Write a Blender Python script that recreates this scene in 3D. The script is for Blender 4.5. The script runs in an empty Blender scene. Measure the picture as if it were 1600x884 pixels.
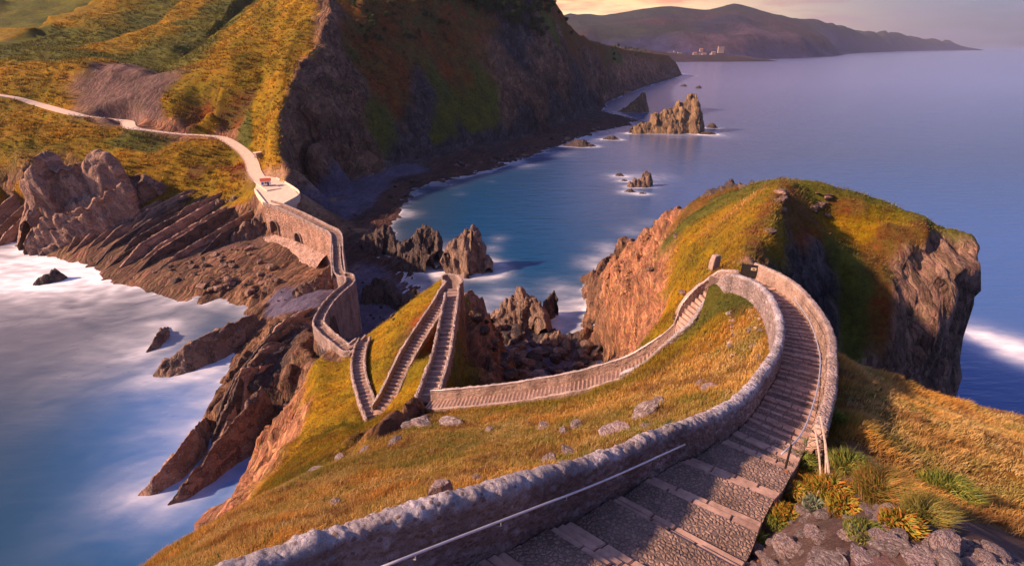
import bpy, bmesh, math, random
import numpy as np
from mathutils import Vector, Matrix, geometry
random.seed(7); rng = np.random.default_rng(7)
scene = bpy.context.scene
COL = scene.collection

# ------------------------------------------------------------------ camera, sky, sun, exposure
CAM_H = 75.0; PITCH = math.radians(23.5); FPX = 850.0
cd = bpy.data.cameras.new('camera'); cam = bpy.data.objects.new('camera', cd); COL.objects.link(cam)
cam.location = (0, 0, CAM_H); cam.rotation_euler = (math.pi/2-PITCH, 0, 0)
cd.sensor_width = 36; cd.lens = 36*FPX/1600; cd.clip_start = 0.1; cd.clip_end = 90000
scene.camera = cam
SUN_EL = math.radians(31); SUN_DIR = Vector((-1.0, -0.22, 0)).normalized()
SUN_DIR = Vector((SUN_DIR.x*math.cos(SUN_EL), SUN_DIR.y*math.cos(SUN_EL), math.sin(SUN_EL)))
sd = bpy.data.lights.new('sun', 'SUN'); so = bpy.data.objects.new('sun', sd); COL.objects.link(so)
so.rotation_euler = SUN_DIR.to_track_quat('Z', 'Y').to_euler()
sd.energy = 5.0; sd.angle = math.radians(2.5); sd.color = (1.0, 0.66, 0.42)
w = bpy.data.worlds.new('World'); scene.world = w; w.use_nodes = True
nt = w.node_tree; nt.nodes.clear()
def WN(t, **k):
    n = nt.nodes.new(t)
    for a, b in k.items(): setattr(n, a, b)
    return n
sky = WN('ShaderNodeTexSky', sky_type='NISHITA'); sky.sun_disc = False
sky.sun_elevation = SUN_EL; sky.sun_rotation = math.atan2(SUN_DIR.x, SUN_DIR.y) % (2*math.pi)
sky.dust_density = 2.0; sky.ozone_density = 2.0
def wmath(op, a, b=None, c=None):
    n = WN('ShaderNodeMath', operation=op)
    for i, q in enumerate((a, b, c)):
        if q is None: continue
        if isinstance(q, (int, float)): n.inputs[i].default_value = q
        else: nt.links.new(q, n.inputs[i])
    return n.outputs[0]
def wmix(f, a, b, blend='MIX'):
    n = WN('ShaderNodeMix', data_type='RGBA', blend_type=blend)
    for i, q in ((0, f), (6, a), (7, b)):
        if isinstance(q, (int, float)): n.inputs[i].default_value = q
        elif isinstance(q, tuple): n.inputs[i].default_value = (*q, 1)
        else: nt.links.new(q, n.inputs[i])
    return n.outputs[2]
tc = WN('ShaderNodeTexCoord'); sep = WN('ShaderNodeSeparateXYZ'); nt.links.new(tc.outputs['Generated'], sep.inputs[0])
vx, vy, vz = sep.outputs
elev = wmath('MAXIMUM', vz, 0.0)
# sunset afterglow low over the far mountain, and lilac air all round the horizon
gdot = wmath('MAXIMUM', wmath('ADD', wmath('MULTIPLY', vx, 0.10), wmath('MULTIPLY', vy, 0.995)), 0.0)
glow = wmath('MULTIPLY', wmath('POWER', gdot, 20.0), wmath('POWER', wmath('SUBTRACT', 1.0, elev), 6.0))
ldot = wmath('MAXIMUM', wmath('ADD', wmath('MULTIPLY', vx, -0.86), wmath('MULTIPLY', vy, 0.50)), 0.0)
lglow = wmath('MULTIPLY', wmath('POWER', ldot, 4.0), wmath('POWER', wmath('SUBTRACT', 1.0, elev), 2.2))
band = wmath('POWER', wmath('SUBTRACT', 1.0, elev), 7.0)
dirn = WN('ShaderNodeMapping'); dirn.inputs['Scale'].default_value = (9, 9, 70); nt.links.new(tc.outputs['Generated'], dirn.inputs[0])
cn = WN('ShaderNodeTexNoise'); cn.inputs['Scale'].default_value = 1.0; cn.inputs['Detail'].default_value = 6; cn.inputs['Roughness'].default_value = .6
nt.links.new(dirn.outputs[0], cn.inputs['Vector'])
cr = WN('ShaderNodeMapRange'); cr.inputs[1].default_value = .45; cr.inputs[2].default_value = .68; nt.links.new(cn.outputs[0], cr.inputs[0])
cloud = cr.outputs[0]
base = wmix(1.0, sky.outputs[0], (0.70, 0.74, 1.15), 'MULTIPLY')
base = wmix(wmath('MULTIPLY', band, .8), base, (1.15, 1.15, 1.75))
base = wmix(wmath('MULTIPLY', cloud, .35), base, (3.4, 3.2, 4.2))
glowc = wmix(wmath('MINIMUM', wmath('ADD', cloud, wmath('MULTIPLY', wmath('MAXIMUM', wmath('SUBTRACT', elev, .035), 0.0), 13.0)), 1.0), (12.5, 9.0, 4.2), (9.0, 3.6, 1.6))
base = wmix(wmath('MINIMUM', wmath('MULTIPLY', glow, 1.7), 1.0), base, glowc)
base = wmix(wmath('MINIMUM', lglow, .9), base, (22.0, 12.5, 9.5))
bg = WN('ShaderNodeBackground'); bg.inputs['Strength'].default_value = 0.08; nt.links.new(base, bg.inputs[0])
out = WN('ShaderNodeOutputWorld'); nt.links.new(bg.outputs[0], out.inputs[0])
scene.view_settings.view_transform = 'Standard'; scene.view_settings.look = 'None'
scene.view_settings.exposure = 0.8; scene.view_settings.gamma = 1.0
scene.render.engine = 'CYCLES'
scene.cycles.max_bounces = 5; scene.cycles.transparent_max_bounces = 4; scene.cycles.volume_bounces = 0

# ------------------------------------------------------------------ pixel -> world (x, y, z)
cP, sP = math.cos(PITCH), math.sin(PITCH)
def PZ(u, v, z):
    a = (u-800)/FPX; b = (442-v)/FPX; t = (z-CAM_H)/(-sP+b*cP)
    return (t*a, t*(cP+b*sP), z)
def pr(x, y, z):
    z = z-CAM_H; d = y*cP-z*sP; return 800+FPX*x/d, 442-FPX*(y*sP+z*cP)/d
def PY(u, v, y):
    a = (u-800)/FPX; b = (442-v)/FPX; t = y/(cP+b*sP)
    return (t*a, y, CAM_H+t*(-sP+b*cP))
# ------------------------------------------------------------------ numpy noise
def _h(ix, iy, iz, s):
    n = (ix*374761393 + iy*668265263 + iz*1274126177 + s*974634777) & 0xffffffff
    n = ((n ^ (n >> 13))*1274126177) & 0xffffffff
    n = ((n ^ (n >> 16))*2246822519) & 0xffffffff
    return (n ^ (n >> 15)).astype(np.float64)/4294967295.0
def vnoise(x, y, z=0.0, seed=0):
    x, y, z = np.broadcast_arrays(np.asarray(x, float), y, z)
    ix = np.floor(x).astype(np.int64); iy = np.floor(y).astype(np.int64); iz = np.floor(z).astype(np.int64)
    fx = x-ix; fy = y-iy; fz = z-iz
    fx = fx*fx*(3-2*fx); fy = fy*fy*(3-2*fy); fz = fz*fz*(3-2*fz)
    r = 0
    for dx in (0, 1):
        wx = fx if dx else 1-fx
        for dy in (0, 1):
            wy = fy if dy else 1-fy
            for dz in (0, 1):
                wz = fz if dz else 1-fz
                r = r+wx*wy*wz*_h(ix+dx, iy+dy, iz+dz, seed)
    return r*2-1
def fbm(x, y, z=0.0, oct=4, seed=0, gain=.5):
    r = 0; a = 1.0; f = 1.0; t = 0
    for i in range(oct):
        r = r+a*vnoise(np.asarray(x)*f+i*17.3, np.asarray(y)*f-i*9.1, np.asarray(z)*f+i*5.7, seed+i); t += a; a *= gain; f *= 2.03
    return r/t
def ridged(x, y, z=0.0, oct=4, seed=0):
    r = 0; a = 1.0; f = 1.0; t = 0
    for i in range(oct):
        r = r+a*(1-2*np.abs(vnoise(np.asarray(x)*f+i*11.3, np.asarray(y)*f-i*3.1, np.asarray(z)*f+i*4.7, seed+i))); t += a; a *= .5; f *= 2.07
    return r/t
def worley(x, y, z, seed=0):
    ix = np.floor(x).astype(np.int64); iy = np.floor(y).astype(np.int64); iz = np.floor(z).astype(np.int64)
    f1 = np.full(np.shape(x), 9.0); f2 = f1.copy(); idv = np.zeros(np.shape(x))
    for dx in (-1, 0, 1):
        for dy in (-1, 0, 1):
            for dz in (-1, 0, 1):
                cx, cy, cz = ix+dx, iy+dy, iz+dz
                d = np.sqrt((cx+_h(cx, cy, cz, seed)-x)**2+(cy+_h(cx, cy, cz, seed+1)-y)**2+(cz+_h(cx, cy, cz, seed+2)-z)**2)
                hid = _h(cx, cy, cz, seed+3)
                near = d < f1
                f2 = np.where(near, f1, np.minimum(f2, d)); idv = np.where(near, hid, idv); f1 = np.where(near, d, f1)
    return f1, f2, idv
# beds of the flysch: strike runs away from the camera, beds dip steeply
SN = Vector((0.90, -0.24, 0.36)).normalized()
def strata(x, y, z, scale=1.0, seed=0):
    s = x*SN.x+y*SN.y+z*SN.z
    s = s/scale+.35*fbm(x/9/scale, y/16/scale, z/9/scale, 3, seed+40)
    k = np.floor(s).astype(np.int64); f = s-k
    zz = np.zeros_like(k)
    h = _h(k, zz, zz, seed+5); h2 = _h(k+1, zz, zz, seed+5)
    t = np.clip((f-.72)/.28, 0, 1)
    return (h*(1-t)+h2*t)*2-1
ST = Vector((.27, .95, .12)); ST = (ST-SN*ST.dot(SN)).normalized(); SC_ = SN.cross(ST)
def plates(x, y, z, sc=1.0, seed=0):
    a = (x*SN.x+y*SN.y+z*SN.z)/sc; b = (x*ST.x+y*ST.y+z*ST.z)/(4.5*sc); c = (x*SC_.x+y*SC_.y+z*SC_.z)/(2.4*sc)
    w_ = fbm(x/sc/5, y/sc/5, z/sc/5, 2, seed+9)*.6
    f1, f2, i_ = worley(a+w_, b+w_*.5, c, seed)
    return (i_-.5)*2*np.clip((f2-f1)*5, 0, 1)-.5*(1-np.clip((f2-f1)*6, 0, 1))
# ------------------------------------------------------------------ object helpers
def tag(o, label=None, cat=None, group=None, kind=None):
    if label: o['label'] = label
    if cat: o['category'] = cat
    if group: o['group'] = group
    if kind: o['kind'] = kind
    return o
def link(name, me, mat=None, parent=None, smooth=False):
    if mat is not None: me.materials.append(mat)
    o = bpy.data.objects.new(name, me); COL.objects.link(o)
    if parent is not None: o.parent = parent
    if smooth: me.polygons.foreach_set('use_smooth', np.ones(len(me.polygons), bool))
    return o
def empty(name, loc=(0, 0, 0), rz=0):
    o = bpy.data.objects.new(name, None); COL.objects.link(o); o.location = loc; o.rotation_euler = (0, 0, rz); o.empty_display_size = .3
    return o
def npmesh(name, V, Fa, col=None, attrs=None):
    """Fa: (n,3) or (n,4) int array"""
    me = bpy.data.meshes.new(name); V = np.asarray(V, np.float32); Fa = np.asarray(Fa, np.int32); k = Fa.shape[1]
    me.vertices.add(len(V)); me.vertices.foreach_set('co', V.ravel())
    me.loops.add(Fa.size); me.loops.foreach_set('vertex_index', Fa.ravel())
    me.polygons.add(len(Fa)); me.polygons.foreach_set('loop_start', np.arange(0, Fa.size, k, dtype=np.int32))
    me.update(calc_edges=True); me.validate()
    if col is not None:
        a = me.color_attributes.new('Col', 'FLOAT_COLOR', 'POINT')
        c = np.ones((len(V), 4), np.float32); c[:, :3] = col; a.data.foreach_set('color', c.ravel())
    for n, v in (attrs or {}).items():
        a = me.attributes.new(n, 'FLOAT', 'POINT'); a.data.foreach_set('value', np.asarray(v, np.float32).ravel())
    return me
def gridfaces(ny, nx):
    i = np.arange((ny-1)*(nx-1)); r = i//(nx-1); c = i % (nx-1); a = r*nx+c
    return np.stack([a, a+1, a+nx+1, a+nx], 1)
class MB:
    def __init__(s): s.v = []; s.f = []
    def box(s, c, d, M=None, taper=1.0):
        n = len(s.v)
        for z in (-.5, .5):
            k = taper if z > 0 else 1
            for x, y in ((-.5, -.5), (.5, -.5), (.5, .5), (-.5, .5)):
                p = Vector((x*d[0]*k, y*d[1]*k, z*d[2]))
                if M is not None: p = M @ p
                s.v.append(tuple(p+Vector(c)))
        for q in ((0, 3, 2, 1), (4, 5, 6, 7), (0, 1, 5, 4), (1, 2, 6, 5), (2, 3, 7, 6), (3, 0, 4, 7)): s.f.append(tuple(n+i for i in q))
    def tube(s, pts, r, seg=8, r2=None):
        pts = [Vector(p) for p in pts]; n0 = len(s.v); N = len(pts)
        for i, p in enumerate(pts):
            t = (pts[min(i+1, N-1)]-pts[max(i-1, 0)]).normalized()
            up = Vector((0, 0, 1)) if abs(t.z) < .9 else Vector((1, 0, 0))
            a = t.cross(up).normalized(); b = a.cross(t)
            rr = r if r2 is None else r+(r2-r)*i/(N-1)
            for k in range(seg):
                w_ = 2*math.pi*k/seg; s.v.append(tuple(p+a*math.cos(w_)*rr+b*math.sin(w_)*rr))
        for i in range(N-1):
            for k in range(seg):
                k2 = (k+1) % seg; s.f.append((n0+i*seg+k, n0+i*seg+k2, n0+(i+1)*seg+k2, n0+(i+1)*seg+k))
        s.f.append(tuple(n0+k for k in range(seg))[::-1]); s.f.append(tuple(n0+(N-1)*seg+k for k in range(seg)))
    def poly(s, vs, fs):
        n = len(s.v); s.v += [tuple(v) for v in vs]; s.f += [tuple(n+i for i in f) for f in fs]
    def build(s, name, mat, parent=None, bevel=0, smooth=False):
        me = bpy.data.meshes.new(name); me.from_pydata(s.v, [], s.f); me.update()
        bm = bmesh.new(); bm.from_mesh(me)
        if bevel:
            bmesh.ops.bevel(bm, geom=bm.edges[:], offset=bevel, segments=2, affect='EDGES', clamp_overlap=True)
        bmesh.ops.recalc_face_normals(bm, faces=bm.faces); bm.to_mesh(me); bm.free()
        return link(name, me, mat, parent, smooth)
# ------------------------------------------------------------------ materials
def newmat(name):
    m = bpy.data.materials.new(name); m.use_nodes = True
    t = m.node_tree; b = t.nodes['Principled BSDF']; b.inputs['Roughness'].default_value = .9
    b.inputs['Specular IOR Level'].default_value = .25
    return m, t, b
def nd(t, kind, ins=None, **k):
    n = t.nodes.new(kind)
    for a, b in k.items(): setattr(n, a, b)
    for a, b in (ins or {}).items():
        if hasattr(b, 'is_output') or hasattr(b, 'links') and not isinstance(b, (int, float, tuple)): t.links.new(b, n.inputs[a])
        else: n.inputs[a].default_value = b
    return n
def mrange(t, v, a, b, c=0.0, d=1.0):
    return nd(t, 'ShaderNodeMapRange', {0: v, 1: a, 2: b, 3: c, 4: d}).outputs[0]
def cmix(t, f, a, b, blend='MIX'):
    n = t.nodes.new('ShaderNodeMix'); n.data_type = 'RGBA'; n.blend_type = blend
    for i, q in ((0, f), (6, a), (7, b)):
        if isinstance(q, (int, float)): n.inputs[i].default_value = q
        elif isinstance(q, tuple): n.inputs[i].default_value = (*q, 1)
        else: t.links.new(q, n.inputs[i])
    return n.outputs[2]
def mathn(t, op, a, b=0.0):
    return nd(t, 'ShaderNodeMath', {0: a, 1: b}, operation=op).outputs[0]
def noise(t, vec, scale, detail=4, rough=.6, dist=0.0):
    return nd(t, 'ShaderNodeTexNoise', {'Vector': vec, 'Scale': scale, 'Detail': detail, 'Roughness': rough, 'Distortion': dist}).outputs[0]
def bedtex(t, pos, k, seed=0.0):
    wv = nd(t, 'ShaderNodeVectorMath', {0: nd(t, 'ShaderNodeTexNoise', {'Vector': pos, 'Scale': .4*k, 'Detail': 5.0}).outputs['Color'], 'Scale': 2.0/k}, operation='SCALE').outputs[0]
    p = nd(t, 'ShaderNodeVectorMath', {0: pos, 1: wv}, operation='ADD').outputs[0]
    d = [nd(t, 'ShaderNodeVectorMath', {0: p, 1: tuple(q)}, operation='DOT_PRODUCT').outputs['Value'] for q in (SN, ST, SC_)]
    c = nd(t, 'ShaderNodeCombineXYZ', {0: mathn(t, 'MULTIPLY', d[0], 1.5*k), 1: mathn(t, 'MULTIPLY', d[1], .22*k), 2: mathn(t, 'MULTIPLY', d[2], .55*k)}).outputs[0]
    e = nd(t, 'ShaderNodeTexVoronoi', {'Vector': c, 'Scale': 1.0}, feature='DISTANCE_TO_EDGE').outputs['Distance']
    r = nd(t, 'ShaderNodeSeparateColor', {0: nd(t, 'ShaderNodeTexVoronoi', {'Vector': c, 'Scale': 1.0}).outputs['Color']}).outputs[0]
    c2 = nd(t, 'ShaderNodeCombineXYZ', {0: mathn(t, 'MULTIPLY', d[0], 6.0*k), 1: mathn(t, 'MULTIPLY', d[1], .5*k), 2: mathn(t, 'MULTIPLY', d[2], 1.6*k)}).outputs[0]
    c3 = nd(t, 'ShaderNodeCombineXYZ', {0: mathn(t, 'MULTIPLY', d[0], 1.25), 1: mathn(t, 'MULTIPLY', d[1], .07), 2: mathn(t, 'MULTIPLY', d[2], .22)}).outputs[0]
    fine = mathn(t, 'ADD', mathn(t, 'MULTIPLY', noise(t, c2, 1.0, 6, .75), .4), mathn(t, 'MULTIPLY', noise(t, c3, 1.0, 5, .7), .6))
    return e, r, fine
def mat_terrain(name, near):
    m, t, b = newmat(name)
    pos = nd(t, 'ShaderNodeNewGeometry').outputs['Position']
    col = nd(t, 'ShaderNodeAttribute', attribute_name='Col').outputs['Color']
    rk = nd(t, 'ShaderNodeAttribute', attribute_name='rock').outputs['Fac']
    k = 1.0 if near else .33
    n1 = noise(t, pos, 1.6*k, 8, .68); n2 = noise(t, pos, .35*k, 4, .6)
    e, r, fine = bedtex(t, pos, k)
    f = mathn(t, 'ADD', mathn(t, 'MULTIPLY', n1, .6), mathn(t, 'MULTIPLY', n2, .4))
    v = mrange(t, f, .34, .66, .45, 1.55)
    vb = mathn(t, 'MULTIPLY', mathn(t, 'MULTIPLY', mrange(t, fine, .40, .60, .40, 1.55), mrange(t, r, 0, 1, .65, 1.3)), mrange(t, e, 0, .05, .72, 1.0))
    vr = nd(t, 'ShaderNodeMix', {0: rk, 2: v, 3: mathn(t, 'MULTIPLY', vb, mrange(t, f, .34, .66, .65, 1.35))}, data_type='FLOAT').outputs[0]
    vc = nd(t, 'ShaderNodeCombineColor', {0: vr, 1: vr, 2: vr}).outputs[0]
    c = cmix(t, 1.0, col, vc, 'MULTIPLY')
    # little hue drift so no patch is one flat colour
    hs = nd(t, 'ShaderNodeHueSaturation', {'Hue': mrange(t, noise(t, pos, .9*k, 3), .3, .7, .478, .522), 'Saturation': 1.12, 'Color': c}).outputs[0]
    t.links.new(hs, b.inputs['Base Color'])
    gb = noise(t, pos, 5.0*k, 6, .75)
    hh = nd(t, 'ShaderNodeMix', {0: rk, 2: gb, 3: mathn(t, 'ADD', mathn(t, 'ADD', mathn(t, 'MULTIPLY', fine, .8), mathn(t, 'MULTIPLY', mrange(t, e, 0, .2), .35)), mathn(t, 'ADD', mathn(t, 'MULTIPLY', r, .9), n1))}, data_type='FLOAT').outputs[0]
    bp = nd(t, 'ShaderNodeBump', {'Strength': 1.0, 'Distance': (.45 if near else 1.5), 'Height': hh}).outputs[0]
    t.links.new(bp, b.inputs['Normal'])
    return m
M_NEAR = mat_terrain('island_ground', True); M_FAR = mat_terrain('coast_ground', False)
def mat_rock(name, ca, cb, lichen=(.5, .46, .44), la=.12, scale=1.0, bedded=True, bump=.3):
    m, t, b = newmat(name)
    tcn = nd(t, 'ShaderNodeTexCoord').outputs['Object']
    pos = nd(t, 'ShaderNodeMapping', {'Vector': tcn, 'Scale': (scale, scale, scale)}).outputs[0]
    n1 = noise(t, pos, 1.1, 10, .72)
    if bedded: e, r, bed = bedtex(t, pos, .8)
    else:
        wv = nd(t, 'ShaderNodeVectorMath', {0: pos, 1: nd(t, 'ShaderNodeVectorMath', {0: nd(t, 'ShaderNodeTexNoise', {'Vector': pos, 'Scale': 1.5}).outputs['Color'], 'Scale': .8}, operation='SCALE').outputs[0]}, operation='ADD').outputs[0]
        e = nd(t, 'ShaderNodeTexVoronoi', {'Vector': wv, 'Scale': 1.3}, feature='DISTANCE_TO_EDGE').outputs['Distance']
        r = nd(t, 'ShaderNodeSeparateColor', {0: nd(t, 'ShaderNodeTexVoronoi', {'Vector': wv, 'Scale': 1.3}).outputs['Color']}).outputs[0]; bed = noise(t, pos, 3.7, 8, .75)
    f = mathn(t, 'ADD', mathn(t, 'ADD', mathn(t, 'MULTIPLY', n1, .4), mathn(t, 'MULTIPLY', bed, .4)), mathn(t, 'MULTIPLY', r, .2))
    c = cmix(t, mathn(t, 'MULTIPLY', mrange(t, f, .38, .62), mrange(t, e, 0, .06, .6, 1)), cb, ca)
    c = cmix(t, mrange(t, noise(t, pos, 2.9, 6, .7), .62-la, .72-la*.5, 0, .8), c, lichen)
    t.links.new(c, b.inputs['Base Color'])
    bp = nd(t, 'ShaderNodeBump', {'Strength': 1.0, 'Distance': bump, 'Height': mathn(t, 'ADD', mathn(t, 'ADD', bed, mathn(t, 'MULTIPLY', mrange(t, e, 0, .2), .4)), mathn(t, 'ADD', mathn(t, 'MULTIPLY', r, .6), n1))}).outputs[0]
    t.links.new(bp, b.inputs['Normal'])
    return m

# ------------------------------------------------------------------ terrain from survey lines
ZC = {  # zone: (albedo a, albedo b, rockiness)
 'G': ((.40, .20, .050), (.26, .15, .040), 0), 'O': ((.40, .21, .020), (.19, .14, .020), 0),
 'E': ((.075, .085, .018), (.16, .14, .025), 0), 'R': ((.25, .075, .030), (.13, .105, .030), 0),
 'K': ((.27, .15, .095), (.11, .062, .046), 1), 'D': ((.10, .075, .07), (.045, .035, .038), 1),
 'P': ((.42, .21, .125), (.25, .125, .08), 1), 'B': ((.150, .125, .175), (.095, .080, .12), .4),
 'S': ((.21, .125, .10), (.15, .09, .075), .5), 'W': ((.105, .050, .036), (.050, .028, .028), .9),
 'Q': ((.32, .20, .15), (.15, .095, .075), 1),
 'F': ((.34, .22, .195), (.16, .10, .09), 0),
 'H': ((.50, .31, .21), (.40, .24, .16), 0)}
ZK = list(ZC)
def resample(pts, step):
    o = []
    for a, b in zip(pts[:-1], pts[1:]):
        d = math.dist(a[:3], b[:3]); n = max(1, int(d/step))
        for i in range(n):
            f = i/n; o.append((*[a[k]+(b[k]-a[k])*f for k in range(3)], a[3] if f < .5 else b[3]))
    o.append(pts[-1]); return o
def tin(lines, X, Y, step):
    P = []
    for zone, form, pts in lines:
        q = []
        for p in pts:
            z_ = p[3] if len(p) > 3 else zone
            xyz = PZ(*p[:3]) if form == 'z' else PY(*p[:3]) if form == 'y' else p[:3]
            q.append((*xyz, z_))
        P += resample(q, step) if len(q) > 1 else q
    seen = {}; 
    for p in P: seen.setdefault((round(p[0]/.4), round(p[1]/.4)), p)
    P = list(seen.values())
    cx, cy = P[0][0], P[0][1]
    res = geometry.delaunay_2d_cdt([Vector((p[0]/100, p[1]/100)) for p in P], [], [], 0, 1e-7)
    vs, tris, ov = res[0], res[2], res[3]
    idx = [o[0] for o in ov]
    Pz = np.array([P[i][2] for i in idx]); Pc = np.array([[v.x*100, v.y*100] for v in vs])
    Wz = np.zeros((len(idx), len(ZK)))
    for j, i in enumerate(idx): Wz[j, ZK.index(P[i][3])] = 1
    Z = np.full((len(Y), len(X)), -12.0); W = np.zeros((len(ZK), len(Y), len(X))); W[ZK.index('D')] = 1
    for tr in tris:
        a, b, c = tr[0], tr[1], tr[2]
        pa, pb, pc = Pc[a], Pc[b], Pc[c]
        x0, x1 = min(pa[0], pb[0], pc[0]), max(pa[0], pb[0], pc[0]); y0, y1 = min(pa[1], pb[1], pc[1]), max(pa[1], pb[1], pc[1])
        i0, i1 = np.searchsorted(X, x0-1e-6), np.searchsorted(X, x1+1e-6); j0, j1 = np.searchsorted(Y, y0-1e-6), np.searchsorted(Y, y1+1e-6)
        if i1 <= i0 or j1 <= j0: continue
        den = (pb[1]-pc[1])*(pa[0]-pc[0])+(pc[0]-pb[0])*(pa[1]-pc[1])
        if abs(den) < 1e-9: continue
        gx, gy = X[None, i0:i1], Y[j0:j1, None]
        wa = ((pb[1]-pc[1])*(gx-pc[0])+(pc[0]-pb[0])*(gy-pc[1]))/den
        wb = ((pc[1]-pa[1])*(gx-pc[0])+(pa[0]-pc[0])*(gy-pc[1]))/den; wc = 1-wa-wb
        m = (wa >= -1e-6) & (wb >= -1e-6) & (wc >= -1e-6)
        if not m.any(): continue
        z = wa*Pz[a]+wb*Pz[b]+wc*Pz[c]
        Z[j0:j1, i0:i1][m] = z[m]
        for k in range(len(ZK)):
            if Wz[a, k] or Wz[b, k] or Wz[c, k] or True:
                W[k, j0:j1, i0:i1][m] = (wa*Wz[a, k]+wb*Wz[b, k]+wc*Wz[c, k])[m]
    return Z, W
def blur(A, n=1):
    for _ in range(n):
        B = np.pad(A, 1, mode='edge')
        A = (B[:-2, 1:-1]+B[2:, 1:-1]+B[1:-1, :-2]+B[1:-1, 2:]+2*A)/6
    return A
def polydist(X, Y, pts):
    """distance to polyline in plan and interpolated z"""
    D = np.full((len(Y), len(X)), 1e9); Zp = np.zeros_like(D)
    gx, gy = np.meshgrid(X, Y)
    for a, b in zip(pts[:-1], pts[1:]):
        dx, dy = b[0]-a[0], b[1]-a[1]; L = dx*dx+dy*dy+1e-9
        t = np.clip(((gx-a[0])*dx+(gy-a[1])*dy)/L, 0, 1)
        d = np.hypot(gx-a[0]-t*dx, gy-a[1]-t*dy); m = d < D
        D[m] = d[m]; Zp[m] = (a[2]+t*(b[2]-a[2]))[m]
    return D, Zp
class Terr:
    def __init__(s, X, Y, Z): s.X, s.Y, s.Z = X, Y, Z
    def h(s, x, y):
        x = np.asarray(x, float); y = np.asarray(y, float)
        i = np.clip(np.searchsorted(s.X, x)-1, 0, len(s.X)-2); j = np.clip(np.searchsorted(s.Y, y)-1, 0, len(s.Y)-2)
        fx = np.clip((x-s.X[i])/(s.X[i+1]-s.X[i]), 0, 1); fy = np.clip((y-s.Y[j])/(s.Y[j+1]-s.Y[j]), 0, 1)
        Z = s.Z
        return (Z[j, i]*(1-fx)+Z[j, i+1]*fx)*(1-fy)+(Z[j+1, i]*(1-fx)+Z[j+1, i+1]*fx)*fy
def colorize(W, gx, gy, Z, sc, seed):
    n = len(ZK); E = []
    for k in range(n):
        E.append(np.exp(7*(W[k]+.55*fbm(gx/sc, gy/sc, Z/sc, 4, seed+k*7, .6)*(W[k] > .02)))*(W[k] > .02))
    E = np.array(E); E /= E.sum(0)+1e-9
    col = np.zeros(gx.shape+(3,)); rock = np.zeros(gx.shape)
    f = np.clip(.5+.95*fbm(gx/sc*1.7, gy/sc*1.7, Z/sc*1.7, 4, seed+99, .6), 0, 1)
    for k, z in enumerate(ZK):
        a, b, r = ZC[z]
        col += E[k][..., None]*(np.array(a)*f[..., None]+np.array(b)*(1-f[..., None])); rock += E[k]*r
    return col, rock, E
#TERRAIN_DATA
# ------------------------------------------------------------------ the paths (world x, y, z of the floor)
LW = [(-6.4,4.6,65.9),(-4.8,5.7,65.5),(-2.8,7.2,65.1),(-.5,8.7,64.6),(2.5,11,63.8),(4.5,12.8,63.25),(6.7,14.6,62.6),(8.8,16.8,61.9),(11,19.8,61.0),(13.5,23.5,60.1),(15.9,28.2,59.1),(18.2,34.3,57.9),(19.0,38.6,57.2),(18.6,41.3,56.7),(17.9,42.3,56.4)]
LTOP = [67.7,67.45,66.95,66.4,65.3,64.6,63.85,63.1,62.25,61.4,60.4,59.2,58.4,57.9,57.6]
RW = [(-4.2,2.4,65.9),(-2.6,3.4,65.5),(-.4,4.9,65.1),(2.0,6.6,64.6),(5.2,8.8,63.8),(7.0,11.1,63.25),(8.7,13.1,62.6),(10.4,15.3,61.9),(12.7,18.6,61.0),(15.1,22.5,60.1),(17.8,27.4,59.1),(20.2,33.8,57.9),(21.2,39.0,57.2),(20.6,43.2,56.7),(18.6,44.9,56.2)]
def dens(pts, step):
    o = []
    # Catmull-Rom through the points, then even spacing
    P = [Vector(p) for p in pts]; P = [P[0]*2-P[1]]+P+[P[-1]*2-P[-2]]
    fine = []
    for i in range(1, len(P)-2):
        p0, p1, p2, p3 = P[i-1:i+3]
        for k in range(24):
            t = k/24; fine.append(.5*((2*p1)+(-p0+p2)*t+(2*p0-5*p1+4*p2-p3)*t*t+(-p0+3*p1-3*p2+p3)*t**3))
    fine.append(P[-2]); s = [0]
    for a, b in zip(fine[:-1], fine[1:]): s.append(s[-1]+(b-a).length)
    n = max(1, round(s[-1]/step)); A = np.array(fine); S = np.array(s)
    q = np.linspace(0, s[-1], n+1)
    return np.stack([np.interp(q, S, A[:, k]) for k in range(3)], 1)
P1C = [tuple((a+b)/2 for a, b in zip(l, r)) for l, r in zip(LW, RW)]
P2C = [(18.2,43.6,56.4)]+[PZ(*p) for p in [(1128,444,55.6),(1100,468,54.0),(1075,495,52.4),(1055,525,50.5),(1020,556,48),(980,580,46),(940,593,44.7),(900,604,43.6),(800,621,41.5),(700,631,39.8),(668,632,39.2)]]
P3C = [PZ(*p) for p in [(668,628,39.1),(676,605,38.4),(690,560,37),(699,510,35.6),(706,468,34.5),(708,452,34)]]
P4C = [PZ(*p) for p in [(706,450,33.9),(696,462,33.4),(686,480,32.6),(640,553,29.6),(608,620,27.0),(592,645,26.1)]]
P5C = [PZ(*p) for p in [(584,655,25.9),(572,625,25),(561,585,23.6),(562,555,22.2),(570,532,21)]]
P6C = [PZ(*p) for p in [(570,531,20.8),(558,541,20.1),(546,550,19.6),(528,538,19.1),(505,518,18.7),(499,505,18.3),(512,480,18),(530,460,17.5),(547,445,17),(545,434,16.7),(532,431,16.4),(527,415,16.1),(526,385,16)]]
CWL = [PZ(*p) for p in [(530,434,16.3),(527,400,16),(525,368,16),(505,356,16.3),(470,338,17.2),(440,325,18.4),(418,318,18.9)]]
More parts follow.
